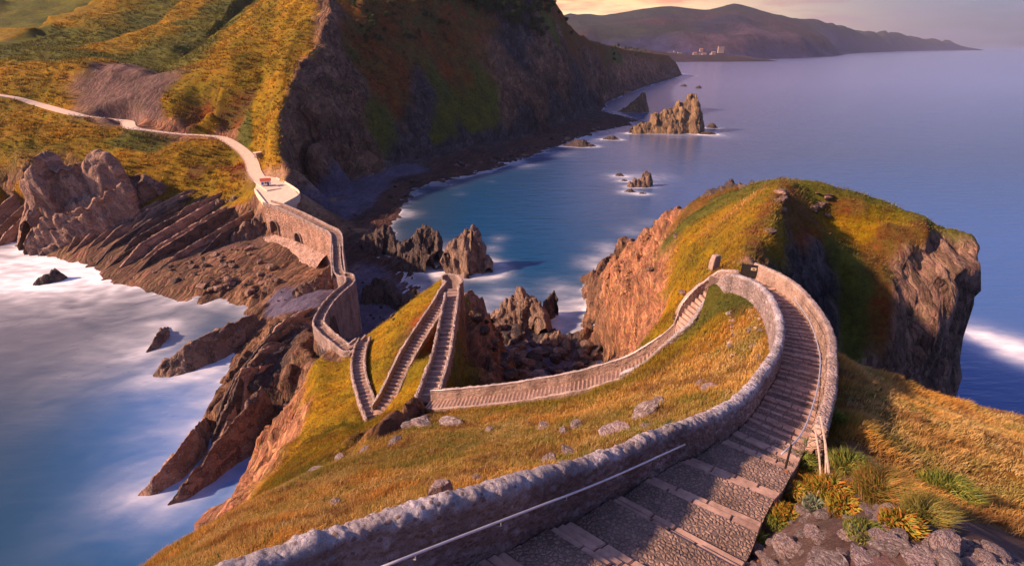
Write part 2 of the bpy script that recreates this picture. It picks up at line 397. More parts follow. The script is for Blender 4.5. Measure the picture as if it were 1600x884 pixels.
ROAD = [PZ(*p) for p in [(428,296,20.3),(408,282,21),(398,268,22),(392,250,24.3),(375,232,27),(348,216,30),(320,212,31.5),(285,210,33),(240,205,35.4),(205,199,37.5),(198,190,38.5),(170,186,40),(120,179,43),(60,163,47),(20,152,50.5),(-60,142,54)]]

# ------------------------------------------------------------------ island
X = np.arange(-100, 112, .5); Y = np.arange(-14, 215, .5)
ISL = [
 ('K','w',[(-70,-20,-6),(-62,20,-6),(-60,55,-6),(-66,70,-4)]),
 ('P','w',[(-48,-20,0),(-50,20,0),(-50,55,0),(-50,66,0)]),
 ('P','z',[(350,815,0),(385,740,0),(405,700,0),(412,668,0)]),
 ('D','z',[(412,664,1),(440,655,2),(470,640,4)]),
 ('K','z',[(425,640,5),(470,600,9),(495,570,12)]),
 ('P','z',[(385,775,8),(420,715,10),(440,680,12),(470,620,14),(482,590,15)]),
 ('P','z',[(375,800,16),(415,755,17),(445,715,18),(465,670,19),(480,630,19)]),
 ('O','z',[(440,755,36),(470,720,28),(475,690,24),(490,640,21),(497,600,19),(492,565,18)]),
 ('P','w',[(-36,50,22),(-35,30,24),(-34,5,26),(-34,-20,28)]),
 ('G','w',[(-22,24,46),(-24,10,50),(-24,-20,52)]),
 ('O','z',[(540,690,30),(530,640,24),(530,600,20),(520,570,18.5)]),
 ('G','z',[(640,672,44.5),(560,705,45),(500,735,45),(430,770,47),(360,812,50.5),(300,858,54),(240,895,56)]),
 ('K','z',[(655,655,41.5),(640,668,43)]),
 ('G','z',[(300,900,59),(400,866,61),(480,850,62)]),
 ('G','z',[(450,900,64.3),(560,865,63.5),(680,826,62.9),(760,802,62.4),(860,768,61.6)]),
 ('G','z',[(480,800,55.5),(600,800,60),(700,765,59)]),
 ('G','z',[(560,740,51),(700,720,52),(800,700,53),(900,706,57)]),
 ('G','z',[(850,745,60.3),(960,715,60.0),(1050,680,59.5),(1110,645,59),(1150,610,58.5)]),
 ('G','z',[(1000,680,58),(1100,620,56.6),(1150,560,56.5),(1180,500,56.8)]),
 ('G','z',[(1080,560,54),(1000,600,50.5),(900,640,47.5),(800,660,46),(700,650,41.8)]),
 ('O','z',[(1120,500,55.3),(1090,520,53.8),(1060,550,51.8)]),
 ('E','z',[(1150,455,56.6),(1175,470,57),(1140,490,56)]),
 ('O','z',[(1040,575,50),(980,595,47.3),(900,617,44.6),(800,634,42.4),(700,645,40.4)]),
 # hillside of the zigzag
 ('O','z',[(520,620,22),(545,660,25.5),(570,680,28)]),
 ('O','z',[(600,560,25.5),(590,600,25.8),(590,530,22.5)]),
 ('O','z',[(575,522,19),(610,495,23),(640,470,27),(670,448,30),(695,432,32)]),
 ('R','z',[(650,520,28.6),(620,570,26.8)]),
 ('O','z',[(665,560,33),(640,610,30),(615,640,29)]),
 ('D','w',[(-41,100,6),(-35,111,3),(-28,116,3),(-18,118,3),(-8,121,2),(0,125,2)]),
 ('K','w',[(-24,105,20),(-15,108,20),(-8,108,22)]),
 ('K','w',[(-6,100,25),(-4,92,24),(-3,82,22),(-1,70,24),(2,60,27)]),
 ('E','z',[(712,560,31),(706,590,32),(716,600,29)]),
 ('D','z',[(760,520,12),(800,580,6),(830,592,3)]),
 ('K','w',[(2,52,36),(8,52,36),(14,53,40)]),
 ('D','w',[(8,75,10),(14,68,18),(19,62,30)]),
 ('D','w',[(4,95,2),(10,92,2),(16,90,2),(20,96,2)]),
 ('B','z',[(760,600,2),(800,540,1.5),(850,560,1.5),(880,590,1.5)]),
 ('D','z',[(740,500,2),(780,490,1),(830,510,1),(880,530,1.5),(930,560,1.5)]),
 ('D','z',[(720,440,-3),(760,445,-3),(800,440,-3),(860,480,-2),(900,500,-2),(925,520,-2)]),
 # pebble cove right of the path, isthmus, left platform
 ('B','z',[(575,515,1.5),(600,490,1.2),(620,480,1),(640,470,.6)]),
 ('B','z',[(560,525,3),(548,500,4),(560,470,3),(565,440,2)]),
 ('B','z',[(600,450,1),(590,430,1)]),
 ('W','z',[(660,470,-.2),(660,440,-.4),(680,410,-.6),(700,395,-1)]),
 ('W','z',[(560,400,2.5),(600,410,1),(640,420,.2)]),
 ('B','z',[(500,470,6),(470,478,5),(440,485,3.5),(420,490,2.5),(440,465,4)]),
 ('B','z',[(515,455,5.5),(480,455,5)]),
 ('K','z',[(490,520,12),(475,540,14),(485,550,17),(530,560,18.6)]),
 ('D','z',[(480,500,7),(450,515,10),(430,550,11),(400,590,11),(370,610,9),(345,650,6),(335,680,3)]),
 ('K','z',[(420,510,3),(400,520,1.2),(385,535,.6),(350,590,.2),(330,640,0),(320,690,0),(330,705,0)]),
 ('K','z',[(400,485,1),(410,500,2),(440,500,4)]),
 ('K','z',[(345,712,-.5),(366,684,1),(388,652,3),(408,640,5)]),
 ('K','z',[(300,560,-3),(280,620,-4),(260,700,-5),(280,800,-5)]),
 ('K','z',[(230,860,-6),(300,812,-5),(340,765,-4.5),(368,722,-4),(392,690,-3),(403,675,-1.5)]),
 ('K','z',[(300,500,-3),(200,520,-4),(385,478,-.5),(350,490,-2)]),
 ('K','z',[(330,462,0),(385,476,0)]),
 ('K','z',[(350,440,2.5),(420,440,4),(400,400,5)]),
 # headland: ridge, left cliff, top, hollow, right cliff
 ('R','z',[(1175,405,56.5,'H'),(1170,392,56.3),(1180,370,56.2),(1190,345,56.2),(1205,320,56.5),(1215,300,56.6),(1222,288,56.4)]),
 ('O','z',[(1148,400,55.7),(1152,370,55.3),(1163,345,55.1),(1183,315,55.3),(1203,292,55.8)]), ('O','z',[(1198,375,56),(1210,350,55.9),(1222,322,56.1)]),
 ('O','w',[(16,50,50),(20,50,54.5),(22,47,56)]),
 ('O','z',[(1120,400,52.5),(1100,420,51),(1090,440,50.5)]),
 ('O','z',[(1060,455,46),(1065,420,46),(1075,370,44),(1100,350,46)]),
 ('E','z',[(1065,345,42),(1090,330,43.5),(1130,310,46),(1170,295,49)]),
 ('G','z',[(1120,350,48.5),(1150,330,51),(1180,305,53)]),
 ('R','z',[(1080,322,40),(1100,305,41),(1130,290,43.5),(1165,284,47)]),
 ('E','z',[(1180,286,51),(1220,279,56),(1300,288,55.5),(1400,318,52.5),(1480,342,51),(1530,358,50)]),
 ('P','z',[(1030,500,38),(1020,480,33),(1000,430,30),(1030,390,32)]),
 ('P','z',[(1000,520,26),(960,470,19),(970,400,15),(1000,370,19),(1040,340,30),(1062,326,38)]),
 ('K','z',[(945,565,0),(930,540,0),(920,500,2),(916,450,3),(924,425,4),(950,395,7),(985,368,13),(1020,346,23),(1055,326,34)]),
 ('K','w',[(20,100,2),(24,120,0),(23,130,0)]),
 ('D','w',[(20,140,-3),(22,170,-3),(32,188,-3),(46,176,-2),(56,158,-1),(60,140,-1),(65,118,-1),(70,104,-2),(73.5,94,-2),(74,82,-2),(73,74,-2)]),
 ('R','w',[(50,135,30),(56,115,36),(62,98,40)]),
 ('D','w',[(30,178,1),(42,166,5),(52,150,8)]),
 ('R','z',[(1240,305,55.5),(1250,330,53.2),(1238,352,52.2)]),
 ('R','z',[(1300,320,52.5),(1380,340,51.5),(1460,360,50.2)]),
 ('O','z',[(1290,350,50),(1400,360,49.5),(1440,372,49)]),
 ('D','z',[(1235,400,48.5),(1250,430,46),(1262,460,43.5)]),
 ('D','z',[(1270,400,48),(1290,450,43),(1300,480,40)]),
 ('E','z',[(1320,400,47.5),(1340,450,43.5),(1320,500,38.5),(1330,530,36)]),
 ('R','z',[(1370,400,46.5),(1385,440,44.3),(1380,480,41)]),
 ('Q','z',[(1530,363,49),(1490,382,47.5),(1450,402,46),(1420,435,44),(1405,475,41.5)]),
 ('Q','w',[(69,74.5,47),(66,71.5,46),(62,69.5,44)]),
 ('Q','w',[(70,74,26),(67,71,26),(63,68,26),(57,67,27),(52,66,28),(45,64,28)]),
 ('D','w',[(72.5,71,-1),(70,66,0),(66,62,0),(58,60,0),(50,57,0),(44,52,3),(40,47,10)]),
 ('D','w',[(33,60,48),(36,66,48),(29,52,50),(26.5,46,51)]),
 ('D','w',[(34,52,36),(37,58,38),(40,64,40),(38,50,28)]),
 ('D','w',[(36,40,22),(44,36,14),(55,30,4),(66,30,0),(80,0,-3),(95,-20,-3)]),
 # right foreground hill
 ('G','z',[(1306,555,58.6),(1380,582,57),(1450,612,55.5),(1530,638,54.5),(1600,656,54),(1700,690,54)]),
 ('K','w',[(22,40,49),(27,36,45),(34,34,44),(44,28,42),(55,10,42)]),
 ('G','z',[(1300,600,60.3),(1300,640,61.2),(1400,680,60),(1500,700,58.8),(1600,720,58.5)]),
 ('G','z',[(1290,690,62.8),(1300,740,63.8),(1400,760,62.5),(1500,770,61.2),(1600,800,60.5)]),
 ('O','w',[(23.0,40.5,55.5),(22.5,45,55.8),(20,47,56)]),
 ('F','z',[(1205,805,64.3),(1240,765,64.3),(1320,750,64.4)]),
 ('F','z',[(1185,884,65.3),(1260,850,66.2),(1350,810,66.3),(1440,795,65.2),(1500,830,64.6),(1590,866,64)]),
 ('F','w',[(-3.6,1.4,66.6),(-2.0,2.6,66.2),(.3,4.1,65.6),(2.7,5.8,65.0),(5.9,8.0,64.1),(7.7,10.4,63.5),(9.4,12.4,62.8),(11,14.7,62.1)]),
 ('F','w',[(3,4,66.9),(6,3,68),(10,3,67.4),(14,4,65)]),
 ('F','w',[(-8,-14,69),(4,-14,70),(20,-14,66),(40,-14,58)]),
 ('G','w',[(24,6,60),(30,10,57),(34,0,55)]),
 ('F','w',[(-6,0,67.5),(0,1,67.3),(-10,6,63.5)]),
 ('D','w',[(-100,-20,-8),(-100,135,-6)]),
 ('K','w',[(-100,160,1),(-100,175,3),(-100,215,4)]),
 ('W','w',[(-90,215,3),(-70,215,2),(-55,215,.5)]),
 ('D','w',[(-40,215,-3),(20,215,-8),(112,215,-8),(112,-20,-8),(112,100,-8)]),
 ('D','w',[(0,150,-4),(0,190,-6)]),
 ('K','z',[(425,392,4),(470,412,4),(500,432,4)]), ('K','z',[(400,440,3.5),(350,420,3),(300,445,2)]),
 ('W','z',[(545,400,3),(560,380,2.5),(550,350,2.5)]),
]
# the isthmus and the flat rock left of the causeway are part of the island sheet
ISL += [
 ('K','z',[(0,374,0),(40,388,0),(90,402,0),(140,412,0),(170,440,0),(230,455,0),(280,468,0),(330,462,0)]),
 ('K','z',[(0,362,1.5),(60,380,1.5),(120,395,1.5),(180,420,1.2),(250,445,1.2),(320,450,1.5)]),
]
IX, IY = X, Y
IZ, IW = tin(ISL, X, Y, 2.0)
IZ = blur(IZ, 2)
for k in range(len(ZK)): IW[k] = blur(IW[k], 3)
gx, gy = np.meshgrid(X, Y)
icol, irock, IE = colorize(IW, gx, gy, IZ, 9.0, 11)
gz, gxx = np.gradient(IZ, .5)
slope = np.hypot(gz, gxx)
rk = np.clip(irock, 0, 1)
amp = np.clip(slope/1.2, .25, 1.6)
D1, ZP1 = polydist(X, Y, P1C)
prot = np.ones_like(IZ)     # 0 near paths and the causeway, 1 elsewhere
paths = []
for pts, hw in ((P1C, 1.4), (P2C, 1.1), (P3C, 1.1), (P4C, 1.1), (P5C, 1.1), (P6C[:7], 1.0)):
    d, zp = polydist(X, Y, dens(pts, 1.0)); paths.append((d, zp, hw)); prot = np.minimum(prot, np.clip((d-hw-.4)/3, 0, 1))
IZ0 = IZ.copy()
st = strata(gx, gy, IZ, 1.3, 3)*.5+strata(gx, gy, IZ, 3.4, 8)*.8+plates(gx, gy, IZ, 1.5, 15)*.9+plates(gx, gy, IZ, 3.8, 16)*1.5
rough = ridged(gx/7, gy/10, IZ/7, 5, 21)*1.5+fbm(gx/2.2, gy/2.6, IZ/2.2, 3, 33)*.7
# flat wave-cut rock keeps only the low bed edges
IZ = IZ+prot*rk*np.clip((IZ+1.6)/2.2, 0, 1)*np.clip(slope*1.6+.25, .3, 1)*(st*.75+rough*.8)*np.where(IZ > 63, .25, 1)
IZ = IZ+prot*(1-rk)*(fbm(gx/5, gy/5, 0, 4, 51)*.55+fbm(gx/1.3, gy/1.3, 0, 2, 61)*.12)
for d, zp, hw in paths:
    a = np.clip((d-hw)/1.3, 0, 1); a = a*a*(3-2*a)
    tgt = np.where(d < hw+.2, zp-.45, np.minimum(IZ, zp+1.6) if hw < 1.5 else IZ)
    IZ = np.where(d < hw, zp-.45, IZ*a+(zp-.45)*(1-a))
ISLAND = Terr(X, Y, IZ)
# sideways ruggedness on the steep rock
nx_ = -gxx/np.sqrt(1+slope**2); ny_ = -gz/np.sqrt(1+slope**2)
hd = prot*rk*np.clip(slope-.5, 0, 1)*(ridged(gx/5, gy/5, IZ/6, 4, 71)*1.2+plates(gx, gy, IZ, 2.2, 17)*.9+plates(gx, gy, IZ, 4.5, 18)*1.3)
VX = gx+nx_*hd; VY = gy+ny_*hd
keep = np.array([[True]])
V = np.stack([VX, VY, IZ], -1).reshape(-1, 3)
F4 = gridfaces(len(Y), len(X))
dry = (IZ.reshape(-1)[F4].max(1) > -3.0)
used = np.unique(F4[dry]); remap = -np.ones(len(V), int); remap[used] = np.arange(len(used))
me = npmesh('island_terrain', V[used], remap[F4[dry]], icol.reshape(-1, 3)[used], {'rock': irock.reshape(-1)[used]})
tag(link('island_terrain', me, M_NEAR, smooth=True), kind='structure')

# ------------------------------------------------------------------ mainland coast
MX = np.concatenate([np.arange(-460, -250, 2.5), np.arange(-250, 60, 1.4), np.arange(60, 200, 2.2), np.arange(200, 760, 6)])
MY = np.concatenate([np.arange(120, 420, 1.4), np.arange(420, 640, 2.0), np.arange(640, 900, 3), np.arange(900, 1800, 8)])
MAI = [
 ('D','w',[(-460,120,-10),(-460,195,-8),(-300,190,-8),(-240,192,-6),(-190,168,-5),(-150,150,-5),(-120,138,-4),(-100,130,-4),(-80,120,-4),(-60,120,-4)]),
 ('K','w',[(-460,225,0),(-330,222,0),(-280,220,0)]),
 ('K','z',[(280,468,0),(330,462,0),(385,476,0)]), ('K','z',[(350,440,2.3),(420,445,3),(400,400,5)]), ('K','z',[(450,470,3),(470,440,4),(500,430,4)]),
 ('D','w',[(-60,140,-3),(-62,160,0),(-66,178,1)]),
 ('K','z',[(-120,364,0),(0,374,0),(40,388,0),(90,402,0),(140,412,0),(170,440,0),(230,455,0),(280,468,0)]),
 ('K','z',[(-80,330,6),(0,335,4),(60,350,3),(120,385,3),(200,400,3),(300,430,3)]),
 ('K','z',[(0,310,12),(100,320,8),(200,350,7),(300,345,9),(370,340,10)]),
 ('S','z',[(350,370,6),(300,375,5),(385,362,7),(412,376,5)]),
 ('O','z',[(-80,270,24),(0,285,20),(100,285,20),(200,285,19),(250,300,15),(300,300,14),(350,310,13),(385,312,16)]),
 ('O','y',[(0,230,262),(100,215,270),(200,232,265),(300,258,262),(350,270,255)]),
 ('E','y',[(170,225,268),(230,240,266)]),
 ('R','y',[(310,262,258),(360,262,257),(380,262,256)]),
 ('K','z',[(406,304,18.5),(400,322,14),(404,345,8)]),
 ('K','z',[(420,366,7),(432,374,6.3),(450,383,5.5),(470,394,4.8)]),
 ('O','z',[(376,252,22),(356,240,25.5),(330,232,28),(372,264,19.5)]),
 ('H','z',[(398,300,20),(424,310,19),(448,311,19.1),(467,305,20),(455,290,20.5),(430,278,20.8),(405,272,21.4)]),
 ('S','y',[(210,170,303),(180,165,300),(240,175,303)]),
 ('S','y',[(165,110,338),(200,105,342),(235,120,335),(165,140,320),(215,140,320)]),
 ('O','y',[(-80,120,320),(0,110,325),(60,115,325),(120,100,335),(150,95,345)]),
 ('E','y',[(-80,75,370),(0,78,360),(100,82,362),(160,92,358)]),
 ('S','y',[(240,140,318),(250,132,324)]),
 ('E','y',[(262,112,362),(300,85,395),(335,60,430),(360,40,480),(390,15,540),(420,-30,620)]),
 ('E','y',[(200,95,365),(260,82,385),(310,60,415),(350,30,470),(375,-10,540),(400,-40,600)]),
 ('E','y',[(100,75,400),(180,65,420),(240,40,450),(280,5,520)]),
 ('O','y',[(150,78,385),(200,50,425),(260,25,465),(320,-15,540)]),
 ('O','y',[(0,62,400),(60,42,430),(120,10,480),(160,-20,520)]),
 ('E','y',[(0,72,385),(50,62,415),(80,48,445),(130,25,490),(200,-20,560)]),
 ('E','y',[(-60,40,450),(0,25,480),(20,0,520),(0,-50,600)]),
 # spur
 ('O','y',[(447,292,225),(437,262,238),(432,245,246),(425,222,258),(430,190,275),(440,160,292),(447,130,310),(455,100,330),(465,70,350),(474,35,378),(480,0,410),(500,-60,480)]),
 ('O','y',[(400,215,292),(400,180,304),(410,130,326),(425,80,352),(440,30,390),(455,-30,460)]),
 ('O','y',[(300,190,297),(340,150,310),(370,100,335),(400,60,370),(420,20,420)]),
 ('R','y',[(330,200,309),(380,195,306),(400,160,314)]),
 ('P','y',[(240,195,295),(300,203,295),(350,205,303)]),
 ('O','y',[(260,165,308),(310,120,330),(350,85,360),(385,40,410),(410,5,460)]),
 ('E','y',[(390,215,290),(385,170,308)]),
 # beach and the big cliff
 ('K','z',[(470,322,4),(480,305,3),(500,292,3),(560,272,4),(600,262,4)]),
 ('D','z',[(600,260,5),(640,250,4),(700,235,4),(800,213,4),(850,200,3.5),(900,180,3),(930,165,3)]),
 ('K','z',[(935,160,3),(965,148,2),(1000,134,2),(1040,122,2),(1062,117,1)]),
 ('K','y',[(455,270,240),(450,250,254),(445,215,268),(450,190,284),(462,150,305),(474,110,328)]),
 ('K','y',[(490,240,285),(500,200,306),(505,150,322),(508,100,340),(515,50,365),(520,0,400)]),
 ('K','y',[(555,255,333),(550,220,338),(550,180,348),(548,130,362)]),
 ('R','y',[(545,90,385),(560,50,410),(570,0,450),(590,-60,520)]),
 ('E','y',[(600,235,352),(605,200,366)]),
 ('R','y',[(600,150,388),(620,100,415),(640,50,450),(650,0,490),(660,-80,570)]),
 ('D','y',[(660,200,398),(670,150,425)]),
 ('E','y',[(700,205,425),(705,170,440),(680,230,402)]),
 ('R','y',[(700,120,465),(720,60,505),(740,0,560),(750,-80,640)]),
 ('E','y',[(760,190,460),(765,150,480),(740,205,440)]),
 ('K','y',[(790,195,480),(800,150,500),(805,110,525)]),
 ('D','y',[(800,80,545),(810,40,575),(820,0,620),(825,-60,680)]),
 ('K','y',[(840,180,520),(850,120,560),(850,60,610)]),
 ('E','y',[(848,15,650),(860,35,660),(870,60,650)]),
 ('K','y',[(880,150,605),(885,100,640),(880,60,670)]),
 ('R','y',[(845,0,665),(862,18,680),(880,33,705),(900,50,760),(920,62,830),(940,68,930),(960,72,1070),(1000,78,1300),(1045,85,1600),(1060,97,1650)]),
 ('K','y',[(915,140,735),(920,100,785),(938,100,860)]),
 ('E','y',[(950,85,985),(972,88,1110)]),
 ('P','y',[(962,125,985),(980,103,1110),(1003,103,1260),(1028,106,1430)]),
 ('K','w',[(481,1660,0),(470,1720,-4),(430,1800,-4)]),
 ('E','w',[(40,900,88),(150,1150,62),(280,1500,45),(380,1800,20)]),
 ('E','w',[(-60,780,120),(-160,900,140),(-300,900,150),(-100,1300,90),(0,1800,40),(-460,800,190),(-300,650,160)]),
 ('E','w',[(-460,500,130),(-460,380,95),(-460,290,60),(-460,1000,200),(-460,1800,200)]),
 ('B','z',[(500,312,2.5),(560,290,2.5),(600,275,2.5),(640,262,2.5)]),
 ('B','z',[(490,345,2.5),(520,345,1.5),(560,320,1.5),(600,292,1.2)]),
 ('W','z',[(560,350,1.2),(610,305,1),(650,285,1),(700,265,1),(760,250,1),(850,225,1),(900,205,1),(940,190,1),(985,188,1)]),
 ('W','z',[(700,250,2),(760,238,2),(850,212,2),(910,190,2)]),
 ('W','z',[(640,360,-1),(625,335,0),(650,293,0),(700,282,0),(760,269,0),(850,238,0),(930,207,0),(990,196,0)]),
 ('W','z',[(1005,188,-.3),(975,182,0),(940,174,0),(950,160,-1),(1000,140,-1),(1060,122,-1),(1085,110,-3)]),
 ('K','z',[(480,380,2),(560,390,2),(545,345,2)]),
 ('D','z',[(660,330,-3),(760,285,-4),(850,252,-4),(940,216,-4),(1030,200,-5),(1050,180,-6),(1010,160,-5),(1080,125,-8),(1150,110,-10)]),
 ('D','w',[(-60,190,-4),(0,190,-6),(100,300,-10),(760,190,-10),(760,1000,-10),(760,1800,-10)]),
]
MZ, MW = tin(MAI, MX, MY, 5.0)
MZ = blur(MZ, 2)
for k in range(len(ZK)): MW[k] = blur(MW[k], 2)
gx, gy = np.meshgrid(MX, MY)
mcol, mrock, ME = colorize(MW, gx, gy, MZ, 22.0, 211)
sy = np.gradient(MZ, MY, axis=0); sx = np.gradient(MZ, MX, axis=1); slope = np.hypot(sx, sy)
rk = np.clip(mrock, 0, 1); land = np.clip(MZ/6, 0, 1)
# gullies and ribs run down the slopes, bedding stands in the cliffs
rd, rz = polydist(MX, MY, dens(ROAD, 4.0))
land = land*np.clip((rd-6)/28, .12, 1)
gul = ridged(gx/38, gy/60, MZ/90, 6, 301)*1.7*np.clip(1.2-gy/1400, .35, 1)
shelf = np.clip((-gx-60)/20, 0, 1)*np.clip((262-gy)/12, 0, 1)*np.clip((18-MZ)/8, 0, 1)
land = land*(1-.7*shelf)
MZ = MZ+land*np.clip(slope*1.3, .1, 1)*((1-rk)*(gul*4.2+fbm(gx/9, gy/9, 0, 4, 311)*2.2)+rk*(gul*3.5+plates(gx, gy, MZ, 5.5, 12)*2.2+ridged(gx/11, gy/14, MZ/16, 4, 321)*2.6))
MZ = MZ+np.clip(MZ/1.5+.8, 0, 1)*(1-land)*fbm(gx/3.5, gy/3.5, 0, 4, 331)*1.0*np.clip(rk*1.5, .3, 1)
a = np.clip((rd-3.4)/6, 0, 1); a = a*a*(3-2*a); MZ = np.where(rd < 3.4, rz-.25, MZ*a+(rz-.25)*(1-a))
# the little terminal plaza where the causeway starts
PLZ = [PZ(*p) for p in [(417,320,18.9),(443,320,18.9),(468,304,20.2),(455,291,20.5),(432,279,20.8),(404,274,21.2),(398,296,20.2)]]
pcx, pcy = np.mean([p[0] for p in PLZ]), np.mean([p[1] for p in PLZ])
inside = np.zeros(gx.shape, bool)
for i in range(len(PLZ)):
    x1, y1, _ = PLZ[i]; x2, y2, _ = PLZ[(i+1) % len(PLZ)]
    c_ = ((y1 > gy) != (y2 > gy)) & (gx < (x2-x1)*(gy-y1)/(y2-y1+1e-12)+x1); inside ^= c_
zp_ = 18.7+(gy-204)*(21.2-18.7)/(243-204)
MZ = np.where(inside, np.clip(zp_, 18.5, 21.3)-1.0, MZ)
MZ = np.where((~inside) & (np.hypot(gx-pcx, gy-pcy) < 26), np.minimum(MZ, np.clip(zp_, 18.5, 21.3)-.4+np.clip((np.hypot(gx-pcx, gy-pcy)-8), 0, 40)*.9), MZ)
MAIN = Terr(MX, MY, MZ)
nx_ = -sx/np.sqrt(1+slope**2); ny_ = -sy/np.sqrt(1+slope**2)
hd = rk*np.clip(slope-.4, 0, 1)*land*(rd > 5)*(ridged(gx/14, gy/14, MZ/18, 4, 371)*2.6+plates(gx, gy, MZ, 5.0, 19)*2.0+plates(gx, gy, MZ, 11.0, 20)*2.5)
V = np.stack([gx+nx_*hd, gy+ny_*hd, MZ], -1).reshape(-1, 3)
F4 = gridfaces(len(MY), len(MX)); dry = (MZ.reshape(-1)[F4].max(1) > -3.0)
used = np.unique(F4[dry]); remap = -np.ones(len(V), int); remap[used] = np.arange(len(used))
me = npmesh('mainland_hills', V[used], remap[F4[dry]], mcol.reshape(-1, 3)[used], {'rock': mrock.reshape(-1)[used]})
tag(link('mainland_hills', me, M_FAR, smooth=True), kind='structure')

# ------------------------------------------------------------------ far mountain across the bay
FX = np.arange(-1500, 12000, 60.0); FY = np.arange(2600, 13000, 60.0)
FAR = [
 ('B','z',[(900,94,0),(1040,93.5,0),(1100,94,0),(1180,93,0),(1230,91.5,0),(1290,89,0),(1310,85.2,0),(1335,82.6,0),(1400,80.6,0),(1480,79.2,0),(1497,79.0,0)]),
 ('P','y',[(1150,70,3900),(1180,60,4000),(1215,65,4200),(1250,75,4250)]),
 ('P','y',[(1130,85,3450),(1140,72,3700)]),
 ('R','y',[(1240,62,4700),(1280,62,4900),(1300,75,5400)]),
 ('E','y',[(900,55,4300),(930,45,4600),(960,35,4800),(1000,22,5000),(1030,11,5200),(1050,9,5300),(1080,13,5400),(1108,15,5500),(1145,1,5600),(1168,9,5800),(1200,20,6000),(1250,30,6500),(1300,41,7000),(1350,52,8200),(1400,57,9900),(1440,63,10900),(1480,67,11900),(1496,74,12000)]),
 ('R','y',[(1100,88,3350),(1060,86,3420),(1020,84,3450),(960,80,3500),(900,75,3600)]),
 ('E','y',[(1050,60,4200),(1000,60,4100),(950,62,4000)]),
 ('D','y',[(1100,50,4600),(1150,40,4900),(1060,40,4800)]),
 ('R','y',[(1020,45,4500),(1120,30,5200),(1200,45,5200)]),
 ('D','w',[(-1500,2600,-30),(0,2600,-30),(1200,2700,-30),(3000,3400,-30),(8000,6000,-30),(9300,11000,-30),(9600,12000,-30),(9000,12940,-30)]), ('D','w',[(12000,8500,-30),(12000,12900,-30)]),
 ('E','w',[(-1500,4200,250),(-1500,6000,500),(0,7000,200),(3000,9000,100),(6000,12900,-20),(-1500,13000,100),(-1500,3600,80)]),
]
FZ, FW = tin(FAR, FX, FY, 150.0)
FZ = blur(FZ, 1)
gx, gy = np.meshgrid(FX, FY)
fcol, frock, _ = colorize(FW, gx, gy, FZ, 300.0, 411)
fcol = fcol*np.array([.20, .21, .52])  # blue of distance haze multiplied into the slopes' own colours
fl = np.clip(FZ/60, 0, 1)*np.clip(1-(FZ-240)/160, .10, 1)
FZ = FZ+fl*(ridged(gx/700, gy/700, 0, 6, 421)*85+fbm(gx/200, gy/200, 0, 3, 431)*14)
FARM = Terr(FX, FY, FZ)
V = np.stack([gx, gy, FZ], -1).reshape(-1, 3); F4 = gridfaces(len(FY), len(FX)); dry = (FZ.reshape(-1)[F4].max(1) > -12)
used = np.unique(F4[dry]); remap = -np.ones(len(V), int); remap[used] = np.arange(len(used))
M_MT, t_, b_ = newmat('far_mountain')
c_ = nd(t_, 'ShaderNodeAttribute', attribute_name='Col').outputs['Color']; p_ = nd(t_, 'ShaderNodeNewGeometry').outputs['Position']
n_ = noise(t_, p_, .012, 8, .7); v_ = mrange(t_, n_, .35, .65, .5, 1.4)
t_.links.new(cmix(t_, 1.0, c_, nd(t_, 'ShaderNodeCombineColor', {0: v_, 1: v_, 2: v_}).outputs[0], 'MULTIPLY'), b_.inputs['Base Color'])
t_.links.new(nd(t_, 'ShaderNodeBump', {'Strength': 1.0, 'Distance': 30.0, 'Height': n_}).outputs[0], b_.inputs['Normal'])
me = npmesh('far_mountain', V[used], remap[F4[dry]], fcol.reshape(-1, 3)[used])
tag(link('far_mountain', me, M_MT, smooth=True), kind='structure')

# ------------------------------------------------------------------ sea
def axis(segs):
    return np.unique(np.concatenate([np.arange(a, b, s) for a, b, s in segs]))
SX = np.concatenate([[-40000, -15000, -6000, -2500, -1200, -700], np.arange(-420, -280, 5), np.arange(-280, 130, 1.25), np.arange(130, 420, 4), [450, 520, 600, 700, 850, 1000, 1300, 1800, 2600, 4000, 7000, 12000, 25000, 50000]])
SY = np.concatenate([[-8000, -1500, -400, -120, -40], np.arange(0, 420, 1.25), np.arange(420, 900, 4), np.arange(900, 1700, 20), [1800, 2000, 2400, 3000, 3600, 4500, 6000, 9000, 15000, 30000, 70000]])
gx, gy = np.meshgrid(SX, SY)
hI = ISLAND.h(gx, gy); hI = np.where((gx > -99) & (gx < 111) & (gy > -13) & (gy < 214), hI, -12)
hM = MAIN.h(gx, gy); hM = np.where((gx > -459) & (gx < 755) & (gy > 121) & (gy < 1780), hM, -12)
hh = np.maximum(hI, hM)

